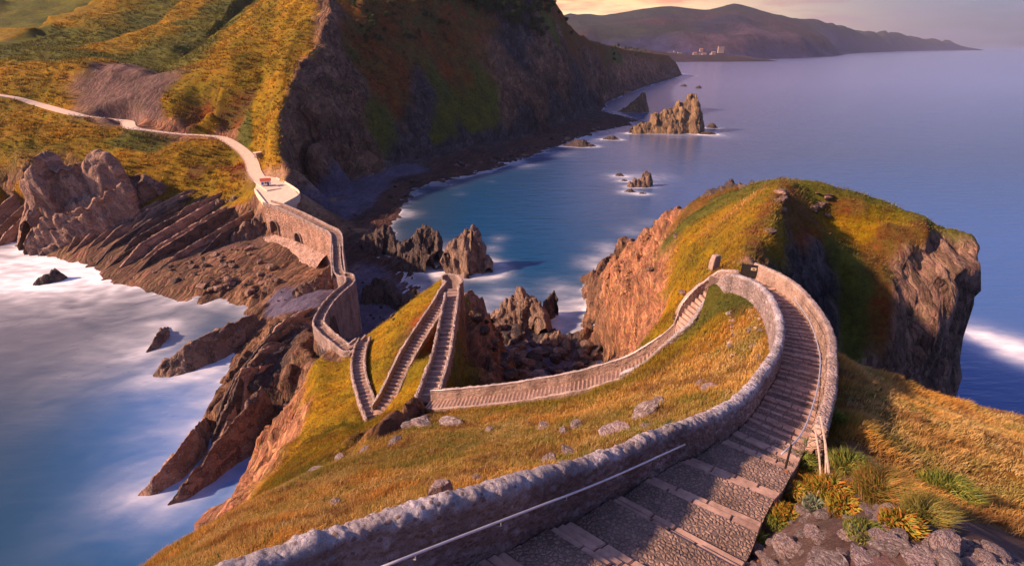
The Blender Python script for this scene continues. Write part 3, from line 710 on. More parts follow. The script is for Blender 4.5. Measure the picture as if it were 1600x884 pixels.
# ---- rocks that stand free of the ground sheets
M_ROCKW = mat_rock('warm_bedded_rock', (.30, .18, .125), (.10, .058, .045), la=.06, bump=.35)
M_ROCKP = mat_rock('pale_bedded_rock', (.44, .25, .17), (.17, .09, .065), la=.08, bump=.35)
M_ROCKD = mat_rock('dark_wet_rock', (.13, .085, .07), (.035, .026, .028), la=.02, bump=.3)
M_ROCKO = mat_rock('ochre_stack_rock', (.34, .20, .10), (.12, .075, .05), la=.04, scale=.4, bump=.9)
M_ROCKG = mat_rock('lichened_grey_rock', (.33, .24, .22), (.15, .10, .095), lichen=(.55, .50, .50), la=.12, scale=1.6, bedded=False, bump=.12)
M_ROCKF = mat_rock('foreground_rock', (.36, .23, .21), (.14, .085, .08), lichen=(.56, .48, .50), la=.16, scale=3.2, bedded=False, bump=.07)
FOOT = []
def rock_loft(name, sp, mat, label, group=None, zb=-2.5, rw=1.0, p=1.5, dis=1.0, ns=0, step=None, cat='rock', foot=True, na=22):
    """sp: crest points (x, y, z, reach to the left of the walk, reach to the right)"""
    A = np.array(sp, float); s = np.r_[0, np.cumsum(np.hypot(*np.diff(A[:, :2], axis=0).T))]
    L = s[-1]; n = int(np.clip(L/(step or max(.35, L/60)), 10, 90)); q = np.linspace(0, L, n)
    C = np.stack([np.interp(q, s, A[:, k]) for k in range(5)], 1)
    T = np.gradient(C[:, :2], axis=0); T /= np.hypot(T[:, 0], T[:, 1])[:, None]+1e-9
    Nn = np.stack([-T[:, 1], T[:, 0]], 1)
    t = np.linspace(-1, 1, 2*na+1)
    wv = np.where(t[None] < 0, C[:, 4:5], C[:, 3:4])*t[None]
    x = C[:, 0:1]+Nn[:, 0:1]*wv; y = C[:, 1:2]+Nn[:, 1:2]*wv
    zbv = zb if np.isscalar(zb) else zb
    z = zbv+(C[:, 2:3]-zbv)*(1-np.abs(t[None])**p)
    sc = max(1.0, (A[:, 2].max()-zbv)/9)*dis
    edge = (1-np.abs(t[None])**4)*np.minimum(1, np.minimum(q, L-q)/(L*.12+.1))[:, None]
    env = np.sqrt(np.clip((z-zbv)/6, 0, 1))*.8+.2
    r1 = ridged(x/4/sc+ns, y/6/sc, z/4/sc, 5, 500+ns); r2 = strata(x, y, z, 1.1*sc, 510+ns); r3 = plates(x, y, z, .7*sc, 520+ns); r4 = plates(x, y, z, 1.9*sc, 525+ns)
    dz = (r1*.6*rw+r2*(.4+.5*(1-rw))+r3*.4+r4*.8)*sc*env*edge
    dn = (ridged(x/3/sc, y/4/sc, z/3/sc+ns, 4, 530+ns)*.7*rw+strata(x, y, z, .42*sc, 513+ns)*.55*(1-rw)+r2*.2+r3*.35+r4*.8)*sc*env
    x2 = x+Nn[:, 0:1]*np.sign(t)[None]*dn*.6+T[:, 0:1]*fbm(x/3/sc, y/3/sc, z/3/sc, 3, 540+ns)*sc*.6
    y2 = y+Nn[:, 1:2]*np.sign(t)[None]*dn*.6+T[:, 1:2]*fbm(x/3/sc, y/3/sc, z/3/sc, 3, 545+ns)*sc*.6
    z = z+dz
    c = np.array([A[:, 0].mean(), A[:, 1].mean(), max(0, zbv)])
    V = np.stack([x2, y2, z], -1).reshape(-1, 3)-c
    # closed underneath
    F4 = gridfaces(n, 2*na+1); nv = len(V)
    V = np.vstack([V, [[A[:, 0].mean()-c[0], A[:, 1].mean()-c[1], zbv-1-c[2]]]])
    o = link(name, npmesh(name, V, F4), mat, smooth=False); o.location = c
    tag(o, label, cat, group)
    if foot:
        for i in range(0, n, 4): FOOT.append((C[i, 0], C[i, 1], max(C[i, 3], C[i, 4])))
    return o
def SP(form, pts):
    return [(*(PZ if form == 'z' else PY)(u, v, q), a, b) for u, v, q, a, b in pts]
rock_loft('sea_stack', SP('y', [(985,200,524,5,5),(1010,190,529,8,10),(1035,174,535,12,16),(1060,158,538,12,20),(1072,158,538,10,17),(1080,146,539,9,20),(1087,147,540,9,20),(1096,178,541,6,12),(1101,202,540,3,4)]), M_ROCKO, 'tall ochre sea stack with a sharp twin peak, largest rock standing out in the bay', rw=.45, dis=.7, ns=1, p=1.7, na=30)
rock_loft('sea_stack', SP('y', [(966,174,706,6,6),(985,163,706,9,12),(1003,146,706,8,12),(1009,147,706,7,10),(1013,172,706,4,5)]), M_ROCKO, 'smaller dark wedge-shaped sea stack close under the far cliff, behind the tall ochre stack', ns=2, na=16)
rock_loft('sea_rock', SP('y', [(980,290,312,2.5,2.5),(998,280,314,3,4),(1010,265,315,3,4.5),(1017,270,315,2.5,4),(1020,284,314,1.5,2)]), M_ROCKW, 'slanting brown rock ringed by white foam in the middle of the blue bay', ns=3, na=14)
for k, (u, v, r, h, lb) in enumerate([(968,275,3,2.2,'low dark rock just behind the slanting rock in the foam ring'),(975,283,2.5,1.2,'half-drowned dark rock left of the slanting rock in the foam ring'),(984,300,3.6,1.8,'low blue-black rock in front of the slanting rock in the foam ring'),(1004,303,2.2,1.0,'smallest low rock at the near right of the foam ring'),
        (1112,200,6,5,'small round rock at the foot of the tall ochre stack'),(1083,209,5,2.5,'low wet rock in the foam before the tall ochre stack'),(1093,207,4,2.5,'pebble-sized rock in the foam just left of the round one by the tall stack'),(1106,210,8,3,'flat dark rock in the foam at the right end of the tall stack'),
        (1068,135,8,4,'small rock off the tip of the far headland'),(1091,138,7,5,'tiny dark rock awash farthest out from the far headland'),
        (900,213,6,4,'dark rock in the surf under the far cliff foot'),(955,218,8,3,'low dark rock at the edge of the white surf, nearest the tall stack'),(905,228,14,5,'broad brown rock shelf in the surf below the far cliff')]):
    x, y, z = PZ(u, v, 0)
    rock_loft('sea_rock', [(x-r, y, .1, r*.3, r*.3), (x-r*.3, y+r*.2, h*.8, r*.7, r*.7), (x+r*.2, y, h, r*.7, r*.7), (x+r, y-r*.2, .1, r*.3, r*.3)], M_ROCKD, lb, ns=20+k, na=8, dis=.6)
rock_loft('cove_rock', SP('y', [(686,408,183,3,5),(700,372,186,5,10),(722,356,187,5,12),(737,350,187,5,13),(746,372,186,5,12),(758,394,184,4,10),(765,418,181,3,5)]), M_ROCKW, 'tall warm brown bedded rock rising from the bay behind the zigzag hill', rw=.4, ns=4, na=26)
rock_loft('cove_rock', SP('y', [(543,396,199,3,3),(560,375,203,4,7),(585,358,206,5,9),(603,347,206,5,9),(612,365,204,4,7),(620,392,199,3,3)]), M_ROCKD, 'dark hump-backed rock right of the causeway bend', rw=.4, dis=.7, ns=5)
rock_loft('cove_rock', SP('y', [(608,414,187,3,3),(630,385,191,4,7),(655,352,196,5,9),(668,346,196,5,9),(682,362,194,4,7),(684,392,189,2,3)]), M_ROCKD, 'dark ridged rock beside the pale shallows of the cove', rw=.4, dis=.7, ns=6)
rock_loft('cove_rock', SP('y', [(612,418,183,2,2),(636,392,186,3,5),(658,380,187,3,5),(672,400,183,2,3)]), M_ROCKD, 'low dark rib in front of the ridged rock beside the shallows', ns=7, na=12)
rock_loft('cove_rock', SP('y', [(560,478,149,3,3),(573,445,155,4,7),(598,430,158,4,7),(612,445,155,4,6),(626,474,149,2,2)]), M_ROCKD, 'black rock between the winding causeway wall and the pebble cove', ns=8)
rock_loft('cove_rock', SP('y', [(622,480,148,2,2),(636,455,153,3,4),(652,450,154,3,4),(660,470,150,2,2)]), M_ROCKD, 'small black rock at the water edge of the pebble cove', ns=9, na=12)
rock_loft('cove_rock', SP('y', [(716,480,108,3,4),(728,450,118,4,7),(738,442,122,4,8),(746,462,121,4,7),(750,500,115,2,3)]), M_ROCKW, 'dark pointed rock right behind the zigzag path top', ns=10)
rock_loft('cove_rock', SP('y', [(768,498,138,4,4),(788,468,142,5,8),(815,452,144,6,9),(835,464,142,5,9),(850,492,138,4,6),(853,512,134,2,3)]), M_ROCKW, 'rounded sunlit brown rock in the boulder cove', ns=11)
rock_loft('cove_rock', SP('y', [(848,494,142,.8,.8),(852,470,146,1.6,1.8),(860,461,147,1.8,2),(866,452,148,1.5,1.6),(871,466,147,.8,.8)]), M_ROCKD, 'thin upright dark rock pillar at the sea edge of the boulder cove', ns=12, na=10, dis=.5)
rock_loft('cove_rock', SP('y', [(842,545,126,2,2),(856,522,129,3,5),(870,514,130,3,5),(884,530,128,2,4),(890,550,124,1,2)]), M_ROCKW, 'squat brown rock near the foot of the headland in the boulder cove', ns=13, na=14)
rock_loft('cove_rock', SP('y', [(808,600,106,2,2),(826,580,109,3,5),(845,576,110,3,5),(862,594,106,1,2)]), M_ROCKG, 'big smooth grey boulder just above the path wall in the boulder cove', ns=14, na=14, dis=.4)
rock_loft('shore_rock', SP('z', [(240,585,.5,3,2),(255,566,3,7,4),(290,540,6,9,4),(330,518,7,8,4),(370,500,6,6,4),(398,490,4,4,3)]), M_ROCKW, 'broad ridged brown rock rib running into the left sea', ns=15, p=1.2, na=26, dis=.7)
rock_loft('shore_rock', SP('z', [(228,550,.2,1.5,1.5),(240,530,2.5,2.5,2),(252,514,3,2.5,2),(262,510,.4,1.5,1.5)]), M_ROCKW, 'small pale tooth of rock off the tip of the broad rib', ns=16, p=1.2, na=10, dis=.5)
rock_loft('shore_rock', SP('z', [(216,772,.2,1,1),(235,752,2.5,2,1.6),(268,712,5,2.6,1.8),(300,672,6,2.6,1.8),(317,655,3.5,2,1.5),(322,650,.3,1,1)]), M_ROCKP, 'pale blade of rock slanting into the left sea, standing alone', ns=17, p=1.3, na=16, dis=.3, rw=.4)
rock_loft('shore_rock', SP('z', [(262,788,.2,.6,.6),(282,762,2.5,1.3,1.0),(312,725,4.5,1.8,1.3),(347,680,7,2.3,1.6),(380,640,9.5,2.8,2.2),(408,602,11,3.2,3.5)]), M_ROCKW, 'long dark blade of rock joined to the island beside the blue inlet', ns=18, p=1.3, na=20, dis=.35, rw=.4)
rock_loft('shore_rock', SP('z', [(52,444,.2,2,2),(68,432,2.4,4,3),(88,424,3,4,3),(104,432,.4,2,2)]), M_ROCKD, 'low dark rock awash in the bright left surf', ns=19, na=10)
rock_loft('headland_crag', SP('z', [(1078,322,37.5,3,3),(1100,304,41.5,4,4),(1130,287,45,5,5),(1165,282,48.5,4,5),(1192,288,49.5,2,3)]), M_ROCKD, 'dark rocky crag behind the left top of the headland', ns=41, rw=.6, foot=False, zb=30, cat='crag', dis=.5)
# the big outcrops on the left shore
rock_loft('rock_outcrop', SP('y', [(38,345,207,5,4),(44,286,216,7,7),(70,262,219,8,8),(108,243,223,9,9),(150,232,226,9,9),(172,240,228,8,9),(186,268,230,7,7),(200,300,230,4,4)]), M_ROCKP, 'massive reddish block of layered rock, highest outcrop on the left shore', ns=31, rw=.15, p=3.0, na=34, foot=False)
rock_loft('rock_outcrop', SP('y', [(36,382,199,3,2),(48,356,203,5,4),(105,328,207,6,4.5),(150,306,212,6,5),(192,282,219,5,5),(206,290,221,3,3)]), M_ROCKP, 'long tilted slab leaning against the massive reddish block', ns=32, rw=.15, p=1.15, dis=.6, na=24, foot=False)
rock_loft('rock_outcrop', SP('y', [(182,300,228,4,5),(196,266,234,6,9),(214,268,238,6,9),(240,286,241,6,8),(262,312,240,3,4)]), M_ROCKW, 'dark shattered outcrop right of the massive reddish block', ns=33, rw=.15, p=1.8, foot=False)
rock_loft('rock_outcrop', SP('y', [(-70,350,226,6,8),(-30,326,232,7,10),(0,308,236,7,10),(28,297,239,6,9),(46,304,239,3,5)]), M_ROCKP, 'bedded pale slab cut by the left edge of the photo', ns=34, rw=.15, p=1.5, foot=False)
rock_loft('rock_outcrop', SP('z', [(340,388,4,2,3),(368,366,8,2,3.5),(392,346,12,2,3.5),(408,331,15.5,1.5,2.5)]), M_ROCKW, 'leaning slab with a black hollow beneath, left of the arched wall', ns=35, p=1.3, foot=False, zb=2)
rock_loft('rock_outcrop', SP('z', [(262,362,6,1,2),(300,338,10,2,3),(345,315,14,2,4),(372,306,16,1.5,2)]), M_ROCKW, 'long ochre-topped slab between the grassy slope and the tidal beds', ns=36, p=1.3, foot=False, zb=2)
rock_loft('rock_outcrop', SP('z', [(455,455,6,1,1.5),(480,440,8,1.5,2.5),(510,418,11,1.5,2.5),(524,405,12,1,1.5)]), M_ROCKW, 'tilted red-brown slab propped against the near end of the causeway wall', ns=37, p=1.2, foot=False, zb=3)
def ground(x, y):
    a = ISLAND.h(x, y); b = MAIN.h(x, y)
    a = np.where((np.abs(np.asarray(x)) < 100) & (np.asarray(y) < 214) & (np.asarray(y) > -13), a, -20)
    b = np.where(np.asarray(y) > 121, b, -20)
    return np.maximum(a, b)
BEDW = ['pale', 'brown', 'dark', 'pinkish', 'ochre', 'grey', 'rusty', 'thin', 'broad', 'broken']
for k in range(64):
    f = k/63; r = rng.random(6)
    if k < 12: u0, v0 = -60+k*9+r[0]*6, 392-k*1.5-r[1]*22; du = 90
    else: g = (k-12)/51; u0, v0 = 50+g*310+r[0]*10, 402+g*56-r[1]*(30+60*g); du = 110+90*r[2]
    pts = []
    e0 = PZ(u0, v0, .5); e1 = PZ(u0+du, v0-du*(.50-.04*f), 5); g0 = float(ground(e0[0], e0[1])); g1 = min(float(ground(e1[0], e1[1])), 13.0)
    if math.hypot(e1[0]+93, e1[1]-208) < 26: continue
    for q in np.linspace(0, 1, 7):
        u, v = u0+du*q, v0-du*q*(.50-.04*f)
        x, y = e0[0]+(e1[0]-e0[0])*q, e0[1]+(e1[1]-e0[1])*q; z = max(g0, .2)*(1-q)+max(g1, .5)*q; e = min(1, q*6+.1, (1-q)*5+.05)
        wd = (.5+.6*e)*(.8+r[3]); pts.append((x, y, max(z, .3)+(1.6+3.2*r[4]**1.5)*e, wd*1.9, wd*.55))
    rock_loft('rock_bed', pts, (M_ROCKP, M_ROCKW, M_ROCKP, M_ROCKD)[k % 4], ('pale', 'brown', 'pale', 'dark')[k % 4]+(' low' if r[4] < .5 else ' high')+' upturned rock bed '+('at the far left edge of the tidal shelf' if k < 12 else 'below the massive reddish block' if k < 28 else 'in the middle of the tidal shelf' if k < 46 else 'on the tidal shelf left of the arched causeway'), group='upturned rock beds on the left tidal shelf', zb=-1, p=2.6, dis=.14, rw=.3, ns=50+k, na=6, foot=False, cat='rock bed')
for k in range(30):
    r = rng.random(6); g = k/29
    u0, v0 = 300+g*110+r[0]*12, 700-g*150+r[1]*30; du = 55+60*r[2]; pts = []
    for q in np.linspace(0, 1, 7):
        u, v = u0+du*q, v0-du*q*1.15
        x, y, _ = PZ(u, v, 4+6*q); z = float(ground(x, y)); e = math.sin(math.pi*min(1, .06+q*.94))
        wd = (.5+.6*e)*(.8+r[3]); pts.append((x, y, max(z, .2)+(1.3+3.0*r[4])*e, wd*1.7, wd*.5))
    rock_loft('rock_bed', pts, (M_ROCKW, M_ROCKD, M_ROCKP)[k % 3], ('brown', 'dark', 'pale')[k % 3]+(' low' if r[4] < .5 else ' high')+' upturned rock bed '+('near the long dark blade' if k < 10 else 'on the slope between blade and winding path' if k < 20 else 'just below the winding path wall'), group='upturned rock beds below the island path', zb=-1, p=2.4, dis=.16, rw=.3, ns=120+k, na=6, foot=False, cat='rock bed')

# ---- foam: lies where waves break on the coast and round the rocks
lm = hh > 0
near = (gx > -420) & (gx < 420) & (gy > 0) & (gy < 900)
edge = lm & ~(np.roll(lm, 1, 0) & np.roll(lm, -1, 0) & np.roll(lm, 1, 1) & np.roll(lm, -1, 1)) & near
cp = np.stack([gx[edge], gy[edge]], 1)[::3]
dist = np.full(gx.shape, 400.0); idx = np.argwhere(near & ~lm)
px_ = gx[near & ~lm]; py_ = gy[near & ~lm]; dm = np.full(len(px_), 400.0)
for i in range(0, len(cp), 40):
    c = cp[i:i+40]; dm = np.minimum(dm, np.sqrt(((px_[:, None]-c[None, :, 0])**2+(py_[:, None]-c[None, :, 1])**2)).min(1))
fr = np.array(FOOT)
for i in range(0, len(fr), 40):
    c = fr[i:i+40]; dm = np.minimum(dm, np.maximum(0, (np.hypot(px_[:, None]-c[None, :, 0], py_[:, None]-c[None, :, 1])-c[None, :, 2]*.8)).min(1))
dist[near & ~lm] = dm; dist[lm] = 0
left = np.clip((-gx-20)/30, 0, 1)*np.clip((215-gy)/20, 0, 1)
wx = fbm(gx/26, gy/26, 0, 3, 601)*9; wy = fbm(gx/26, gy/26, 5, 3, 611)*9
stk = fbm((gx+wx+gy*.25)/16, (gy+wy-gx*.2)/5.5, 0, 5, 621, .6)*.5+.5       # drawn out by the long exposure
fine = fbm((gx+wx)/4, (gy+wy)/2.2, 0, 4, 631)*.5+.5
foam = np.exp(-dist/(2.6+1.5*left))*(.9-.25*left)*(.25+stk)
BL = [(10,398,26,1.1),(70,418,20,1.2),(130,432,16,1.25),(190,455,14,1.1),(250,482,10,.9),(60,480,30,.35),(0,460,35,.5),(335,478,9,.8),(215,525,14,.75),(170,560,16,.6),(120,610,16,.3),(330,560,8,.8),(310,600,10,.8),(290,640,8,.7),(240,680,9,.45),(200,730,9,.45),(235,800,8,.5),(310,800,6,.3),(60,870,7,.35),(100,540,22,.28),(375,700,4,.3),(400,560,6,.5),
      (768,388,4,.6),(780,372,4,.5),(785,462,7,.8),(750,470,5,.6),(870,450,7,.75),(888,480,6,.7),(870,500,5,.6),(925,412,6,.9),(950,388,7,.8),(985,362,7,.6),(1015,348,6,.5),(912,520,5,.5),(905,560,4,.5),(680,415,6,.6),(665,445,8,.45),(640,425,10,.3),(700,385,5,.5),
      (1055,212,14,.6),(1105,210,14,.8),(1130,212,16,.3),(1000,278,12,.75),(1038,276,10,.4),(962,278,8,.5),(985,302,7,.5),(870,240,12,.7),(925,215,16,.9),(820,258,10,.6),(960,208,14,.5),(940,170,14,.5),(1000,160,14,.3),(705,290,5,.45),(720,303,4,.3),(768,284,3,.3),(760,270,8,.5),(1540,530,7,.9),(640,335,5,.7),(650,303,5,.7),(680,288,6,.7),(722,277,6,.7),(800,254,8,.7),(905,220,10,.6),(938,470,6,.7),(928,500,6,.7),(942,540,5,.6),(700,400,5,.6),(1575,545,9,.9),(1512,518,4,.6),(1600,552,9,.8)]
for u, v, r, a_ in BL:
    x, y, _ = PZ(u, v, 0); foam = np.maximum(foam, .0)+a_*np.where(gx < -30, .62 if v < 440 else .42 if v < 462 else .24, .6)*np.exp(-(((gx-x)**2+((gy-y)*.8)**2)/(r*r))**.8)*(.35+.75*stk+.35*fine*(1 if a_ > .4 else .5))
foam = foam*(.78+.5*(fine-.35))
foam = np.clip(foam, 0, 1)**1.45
bay = np.clip((gx+60)/50, 0, 1)*np.clip((620-gy)/250, 0, 1)*np.clip((140-gx)/130, .0, 1)*np.clip((gy-40)/60, 0, 1)
shal = np.exp(-dist/9.0)*bay*np.clip((gy-140)/20, 0, 1)*np.clip((-10-gx)/20, 0, 1)
inlet = np.exp(-((gx+54)**2+(gy-82)**2)/500)+.7*np.exp(-((gx+76)**2+(gy-108)**2)/500)
deep = np.array([.014, .050, .095])[None, None]*np.ones(gx.shape+(3,))
def lay(c, f): 
    global deep
    deep = deep*(1-f[..., None])+np.array(c)*f[..., None]
lay((.035, .040, .060), np.clip((-gx-70)/60, 0, 1)*np.clip((gy-70)/60, 0, 1)*.8); lay((.001, .055, .150), np.clip(bay*1.25, 0, 1)); lay((.16, .13, .15), np.clip(shal*1.1, 0, .8)); lay((.010, .13, .42), np.clip(inlet, 0, .9))
farf = np.clip((gy-180)/1100, 0, 1)**.7*np.clip((gx+50)/100, 0, 1); lay((.17, .19, .38), farf)  # lavender base colour stands in for sky reflection on the far water
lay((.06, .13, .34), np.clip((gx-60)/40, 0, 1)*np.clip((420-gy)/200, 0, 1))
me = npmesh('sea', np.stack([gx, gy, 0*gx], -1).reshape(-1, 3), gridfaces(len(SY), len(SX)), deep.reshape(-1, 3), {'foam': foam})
M_SEA, t, b = newmat('sea_water')
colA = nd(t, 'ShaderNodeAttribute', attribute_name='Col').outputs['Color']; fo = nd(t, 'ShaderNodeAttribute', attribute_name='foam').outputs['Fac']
pos = nd(t, 'ShaderNodeNewGeometry').outputs['Position']
fn = noise(t, nd(t, 'ShaderNodeMapping', {'Vector': pos, 'Scale': (.14, .4, 1), 'Rotation': (0, 0, .4)}).outputs[0], 1.0, 7, .65)
fm = mathn(t, 'MULTIPLY', fo, mrange(t, fn, .3, .65, .72, 1.12))
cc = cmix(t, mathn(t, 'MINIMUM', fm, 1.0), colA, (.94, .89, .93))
t.links.new(cc, b.inputs['Base Color'])
t.links.new(mrange(t, fm, 0, .6, .13, .8), b.inputs['Roughness']); b.inputs['IOR'].default_value = 1.33; b.inputs['Specular IOR Level'].default_value = .5
wv = nd(t, 'ShaderNodeMapping', {'Vector': pos, 'Scale': (.06, .22, 1), 'Rotation': (0, 0, -.15)}).outputs[0]
wn = mathn(t, 'ADD', noise(t, wv, 1.0, 6, .6), mathn(t, 'MULTIPLY', noise(t, pos, .012, 4), 2.0))
t.links.new(nd(t, 'ShaderNodeBump', {'Strength': mrange(t, nd(t, 'ShaderNodeSeparateXYZ', {0: pos}).outputs[0], -40, 10, .15, .6), 'Distance': 1.1, 'Height': wn}).outputs[0], b.inputs['Normal'])
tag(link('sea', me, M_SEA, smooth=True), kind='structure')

# ------------------------------------------------------------------ masonry
def mat_wall(name, stone_a, stone_b, mortar, pale, pale_amt, scale, bump, gap=.10, lich=.3, rubble=False):
    m, t, b = newmat(name)
    g = nd(t, 'ShaderNodeNewGeometry'); pos = g.outputs['Position']
    wp = nd(t, 'ShaderNodeVectorMath', {0: pos, 1: nd(t, 'ShaderNodeVectorMath', {0: nd(t, 'ShaderNodeTexNoise', {'Vector': pos, 'Scale': scale*.8}).outputs['Color'], 'Scale': .30/scale}, operation='SCALE').outputs[0]}, operation='ADD').outputs[0]
    wp = nd(t, 'ShaderNodeMapping', {'Vector': wp, 'Scale': (1, 1, 1.35)}).outputs[0]
    v1 = nd(t, 'ShaderNodeTexVoronoi', {'Vector': wp, 'Scale': scale}, feature='DISTANCE_TO_EDGE').outputs['Distance']
    vc = nd(t, 'ShaderNodeTexVoronoi', {'Vector': wp, 'Scale': scale}).outputs['Color']
    n = noise(t, pos, scale*1.5, 8, .7); big = noise(t, pos, .7, 4, .6)
    rnd = nd(t, 'ShaderNodeSeparateColor', {0: vc}).outputs[0]
    c = cmix(t, mathn(t, 'ADD', mathn(t, 'MULTIPLY', rnd, .6), mathn(t, 'MULTIPLY', n, .4)), stone_a, stone_b)
    c = cmix(t, mrange(t, v1, 0, gap, .9, 0), c, mortar)
    up = nd(t, 'ShaderNodeSeparateXYZ', {0: g.outputs['Normal']}).outputs[2]
    pl = mathn(t, 'MULTIPLY', mrange(t, up, .05, .75, lich, 1.0), mrange(t, mathn(t, 'ADD', n, big), .85, 1.1, pale_amt*.45, pale_amt))
    c = cmix(t, pl, c, pale)
    v = mrange(t, noise(t, pos, scale*4, 5, .7), .3, .7, .7, 1.25)
    sv = mrange(t, noise(t, nd(t, 'ShaderNodeMapping', {'Vector': pos, 'Scale': (.5, .5, .22)}).outputs[0], 1.0, 6, .7), .36, .6, .55, 1.12); v = mathn(t, 'MULTIPLY', v, sv)
    c = cmix(t, 1.0, c, nd(t, 'ShaderNodeCombineColor', {0: v, 1: v, 2: v}).outputs[0], 'MULTIPLY')
    t.links.new(c, b.inputs['Base Color'])
    h = mathn(t, 'ADD', mrange(t, v1, 0, gap*1.8), mathn(t, 'MULTIPLY', n, 1.0))
    if rubble:
        f1 = nd(t, 'ShaderNodeTexVoronoi', {'Vector': wp, 'Scale': scale}).outputs['Distance']
        spot = mathn(t, 'MULTIPLY', mrange(t, rnd, .66, .74), mrange(t, f1, .34, .44, 1, 0))
        c2 = cmix(t, mathn(t, 'MULTIPLY', spot, .85), c, (.20, .12, .095)); t.links.new(cmix(t, mathn(t, 'MULTIPLY', mrange(t, n, .52, .66), .45), c2, (.20, .15, .15)), b.inputs['Base Color'])
        h = mathn(t, 'ADD', mathn(t, 'MULTIPLY', mrange(t, f1, .1, .6, 1, 0), 1.1), mathn(t, 'ADD', mathn(t, 'MULTIPLY', n, 1.5), noise(t, pos, 28, 4, .7)))
    t.links.new(nd(t, 'ShaderNodeBump', {'Strength': 1.0, 'Distance': bump, 'Height': h}).outputs[0], b.inputs['Normal'])
    return m
M_WNEAR = mat_wall('lichened_rubble_wall', (.17, .11, .095), (.30, .20, .17), (.42, .36, .38), (.60, .53, .57), .95, 7.0, .045, gap=.02, lich=.22, rubble=True)  # pale lichen crust, its lilac tint painted in for cool shade
M_WPINK = mat_wall('pink_rubble_wall', (.30, .17, .13), (.50, .33, .26), (.50, .37, .31), (.62, .47, .42), .6, 4.5, .05, lich=.25)
M_WFAR = mat_wall('weathered_path_wall', (.24, .15, .12), (.42, .28, .24), (.46, .34, .30), (.62, .48, .44), .6, 2.6, .10, lich=.2)
M_CW = mat_wall('causeway_masonry', (.22, .10, .065), (.52, .29, .20), (.48, .30, .23), (.60, .42, .36), .4, .95, .22, gap=.14, lich=.15)
M_COB = mat_wall('pebble_cobbling', (.18, .105, .08), (.46, .29, .22), (.085, .06, .055), (.42, .30, .27), .35, 8.5, .035, gap=.16, lich=.9)
M_SLAB, t, b = newmat('step_stone')
pos = nd(t, 'ShaderNodeNewGeometry').outputs['Position']; n = noise(t, pos, 3.0, 8, .7); n2 = noise(t, pos, .9, 3)
t.links.new(cmix(t, mrange(t, mathn(t, 'ADD', mathn(t, 'MULTIPLY', n, .6), mathn(t, 'MULTIPLY', n2, .4)), .36, .62), (.25, .15, .12), (.56, .36, .29)), b.inputs['Base Color'])
t.links.new(nd(t, 'ShaderNodeBump', {'Strength': .8, 'Distance': .03, 'Height': n}).outputs[0], b.inputs['Normal'])
def simple(name, col, rough=.6, metal=0.0, var=.25, sc=4.0, bump=0.0):
    m, t, b = newmat(name); pos = nd(t, 'ShaderNodeTexCoord').outputs['Object']; n = noise(t, pos, sc, 5, .65)
    t.links.new(cmix(t, mrange(t, n, .3, .7), tuple(c*(1-var) for c in col), tuple(min(1, c*(1+var)) for c in col)), b.inputs['Base Color'])
    b.inputs['Roughness'].default_value = rough; b.inputs['Metallic'].default_value = metal
    if bump: t.links.new(nd(t, 'ShaderNodeBump', {'Strength': .8, 'Distance': bump, 'Height': n}).outputs[0], b.inputs['Normal'])
    return m
M_RAIL = simple('galvanised_rail', (.62, .58, .62), .38, .5, .12)
M_WOOD = simple('weathered_wood', (.46, .34, .27), .9, 0, .3, 9, .02)
M_WHITE = simple('white_paint', (.80, .76, .72), .7); M_RED = simple('red_roof_tiles', (.50, .09, .05), .8, 0, .2, 2, .05)
M_BLUE = simple('blue_paint', (.08, .12, .40), .6); M_DARK = simple('dark_metal', (.035, .028, .026), .6, .3)
M_RUST = simple('rusty_orange_block', (.36, .11, .03), .85, 0, .35, 8, .02); M_PALE = simple('pale_sign_mark', (.55, .42, .28), .6)
M_CONC, t, b = newmat('pale_concrete_road')
pos = nd(t, 'ShaderNodeNewGeometry').outputs['Position']; n = noise(t, pos, .7, 8, .7)
t.links.new(cmix(t, mrange(t, n, .35, .65), (.62, .45, .33), (.80, .60, .46)), b.inputs['Base Color'])

def child(o, parent):
    o.parent = parent; o.matrix_parent_inverse = Matrix.Translation(-parent.location); return o
def curve(pts, k=30):
    P = [Vector(p) for p in pts]; P = [P[0]*2-P[1]]+P+[P[-1]*2-P[-2]]; f = []
    for i in range(1, len(P)-2):
        p0, p1, p2, p3 = P[i-1:i+3]
        for j in range(k):
            t = j/k; f.append(.5*((2*p1)+(-p0+p2)*t+(2*p0-5*p1+4*p2-p3)*t*t+(-p0+3*p1-3*p2+p3)*t**3))
    f.append(P[-2]); return np.array(f)
def arclen(A): return np.r_[0, np.cumsum(np.linalg.norm(np.diff(A, axis=0), axis=1))]
def at(A, S, q): return np.stack([np.interp(q, S, A[:, k]) for k in range(3)], -1)
def offset(line, d):
    """line moved sideways; + is to the left of the walk"""
    A = np.asarray(line, float); T = np.gradient(A[:, :2], axis=0); T /= np.hypot(T[:, 0], T[:, 1])[:, None]+1e-9
    B = A.copy(); B[:, 0] += -T[:, 1]*d; B[:, 1] += T[:, 0]*d; return B
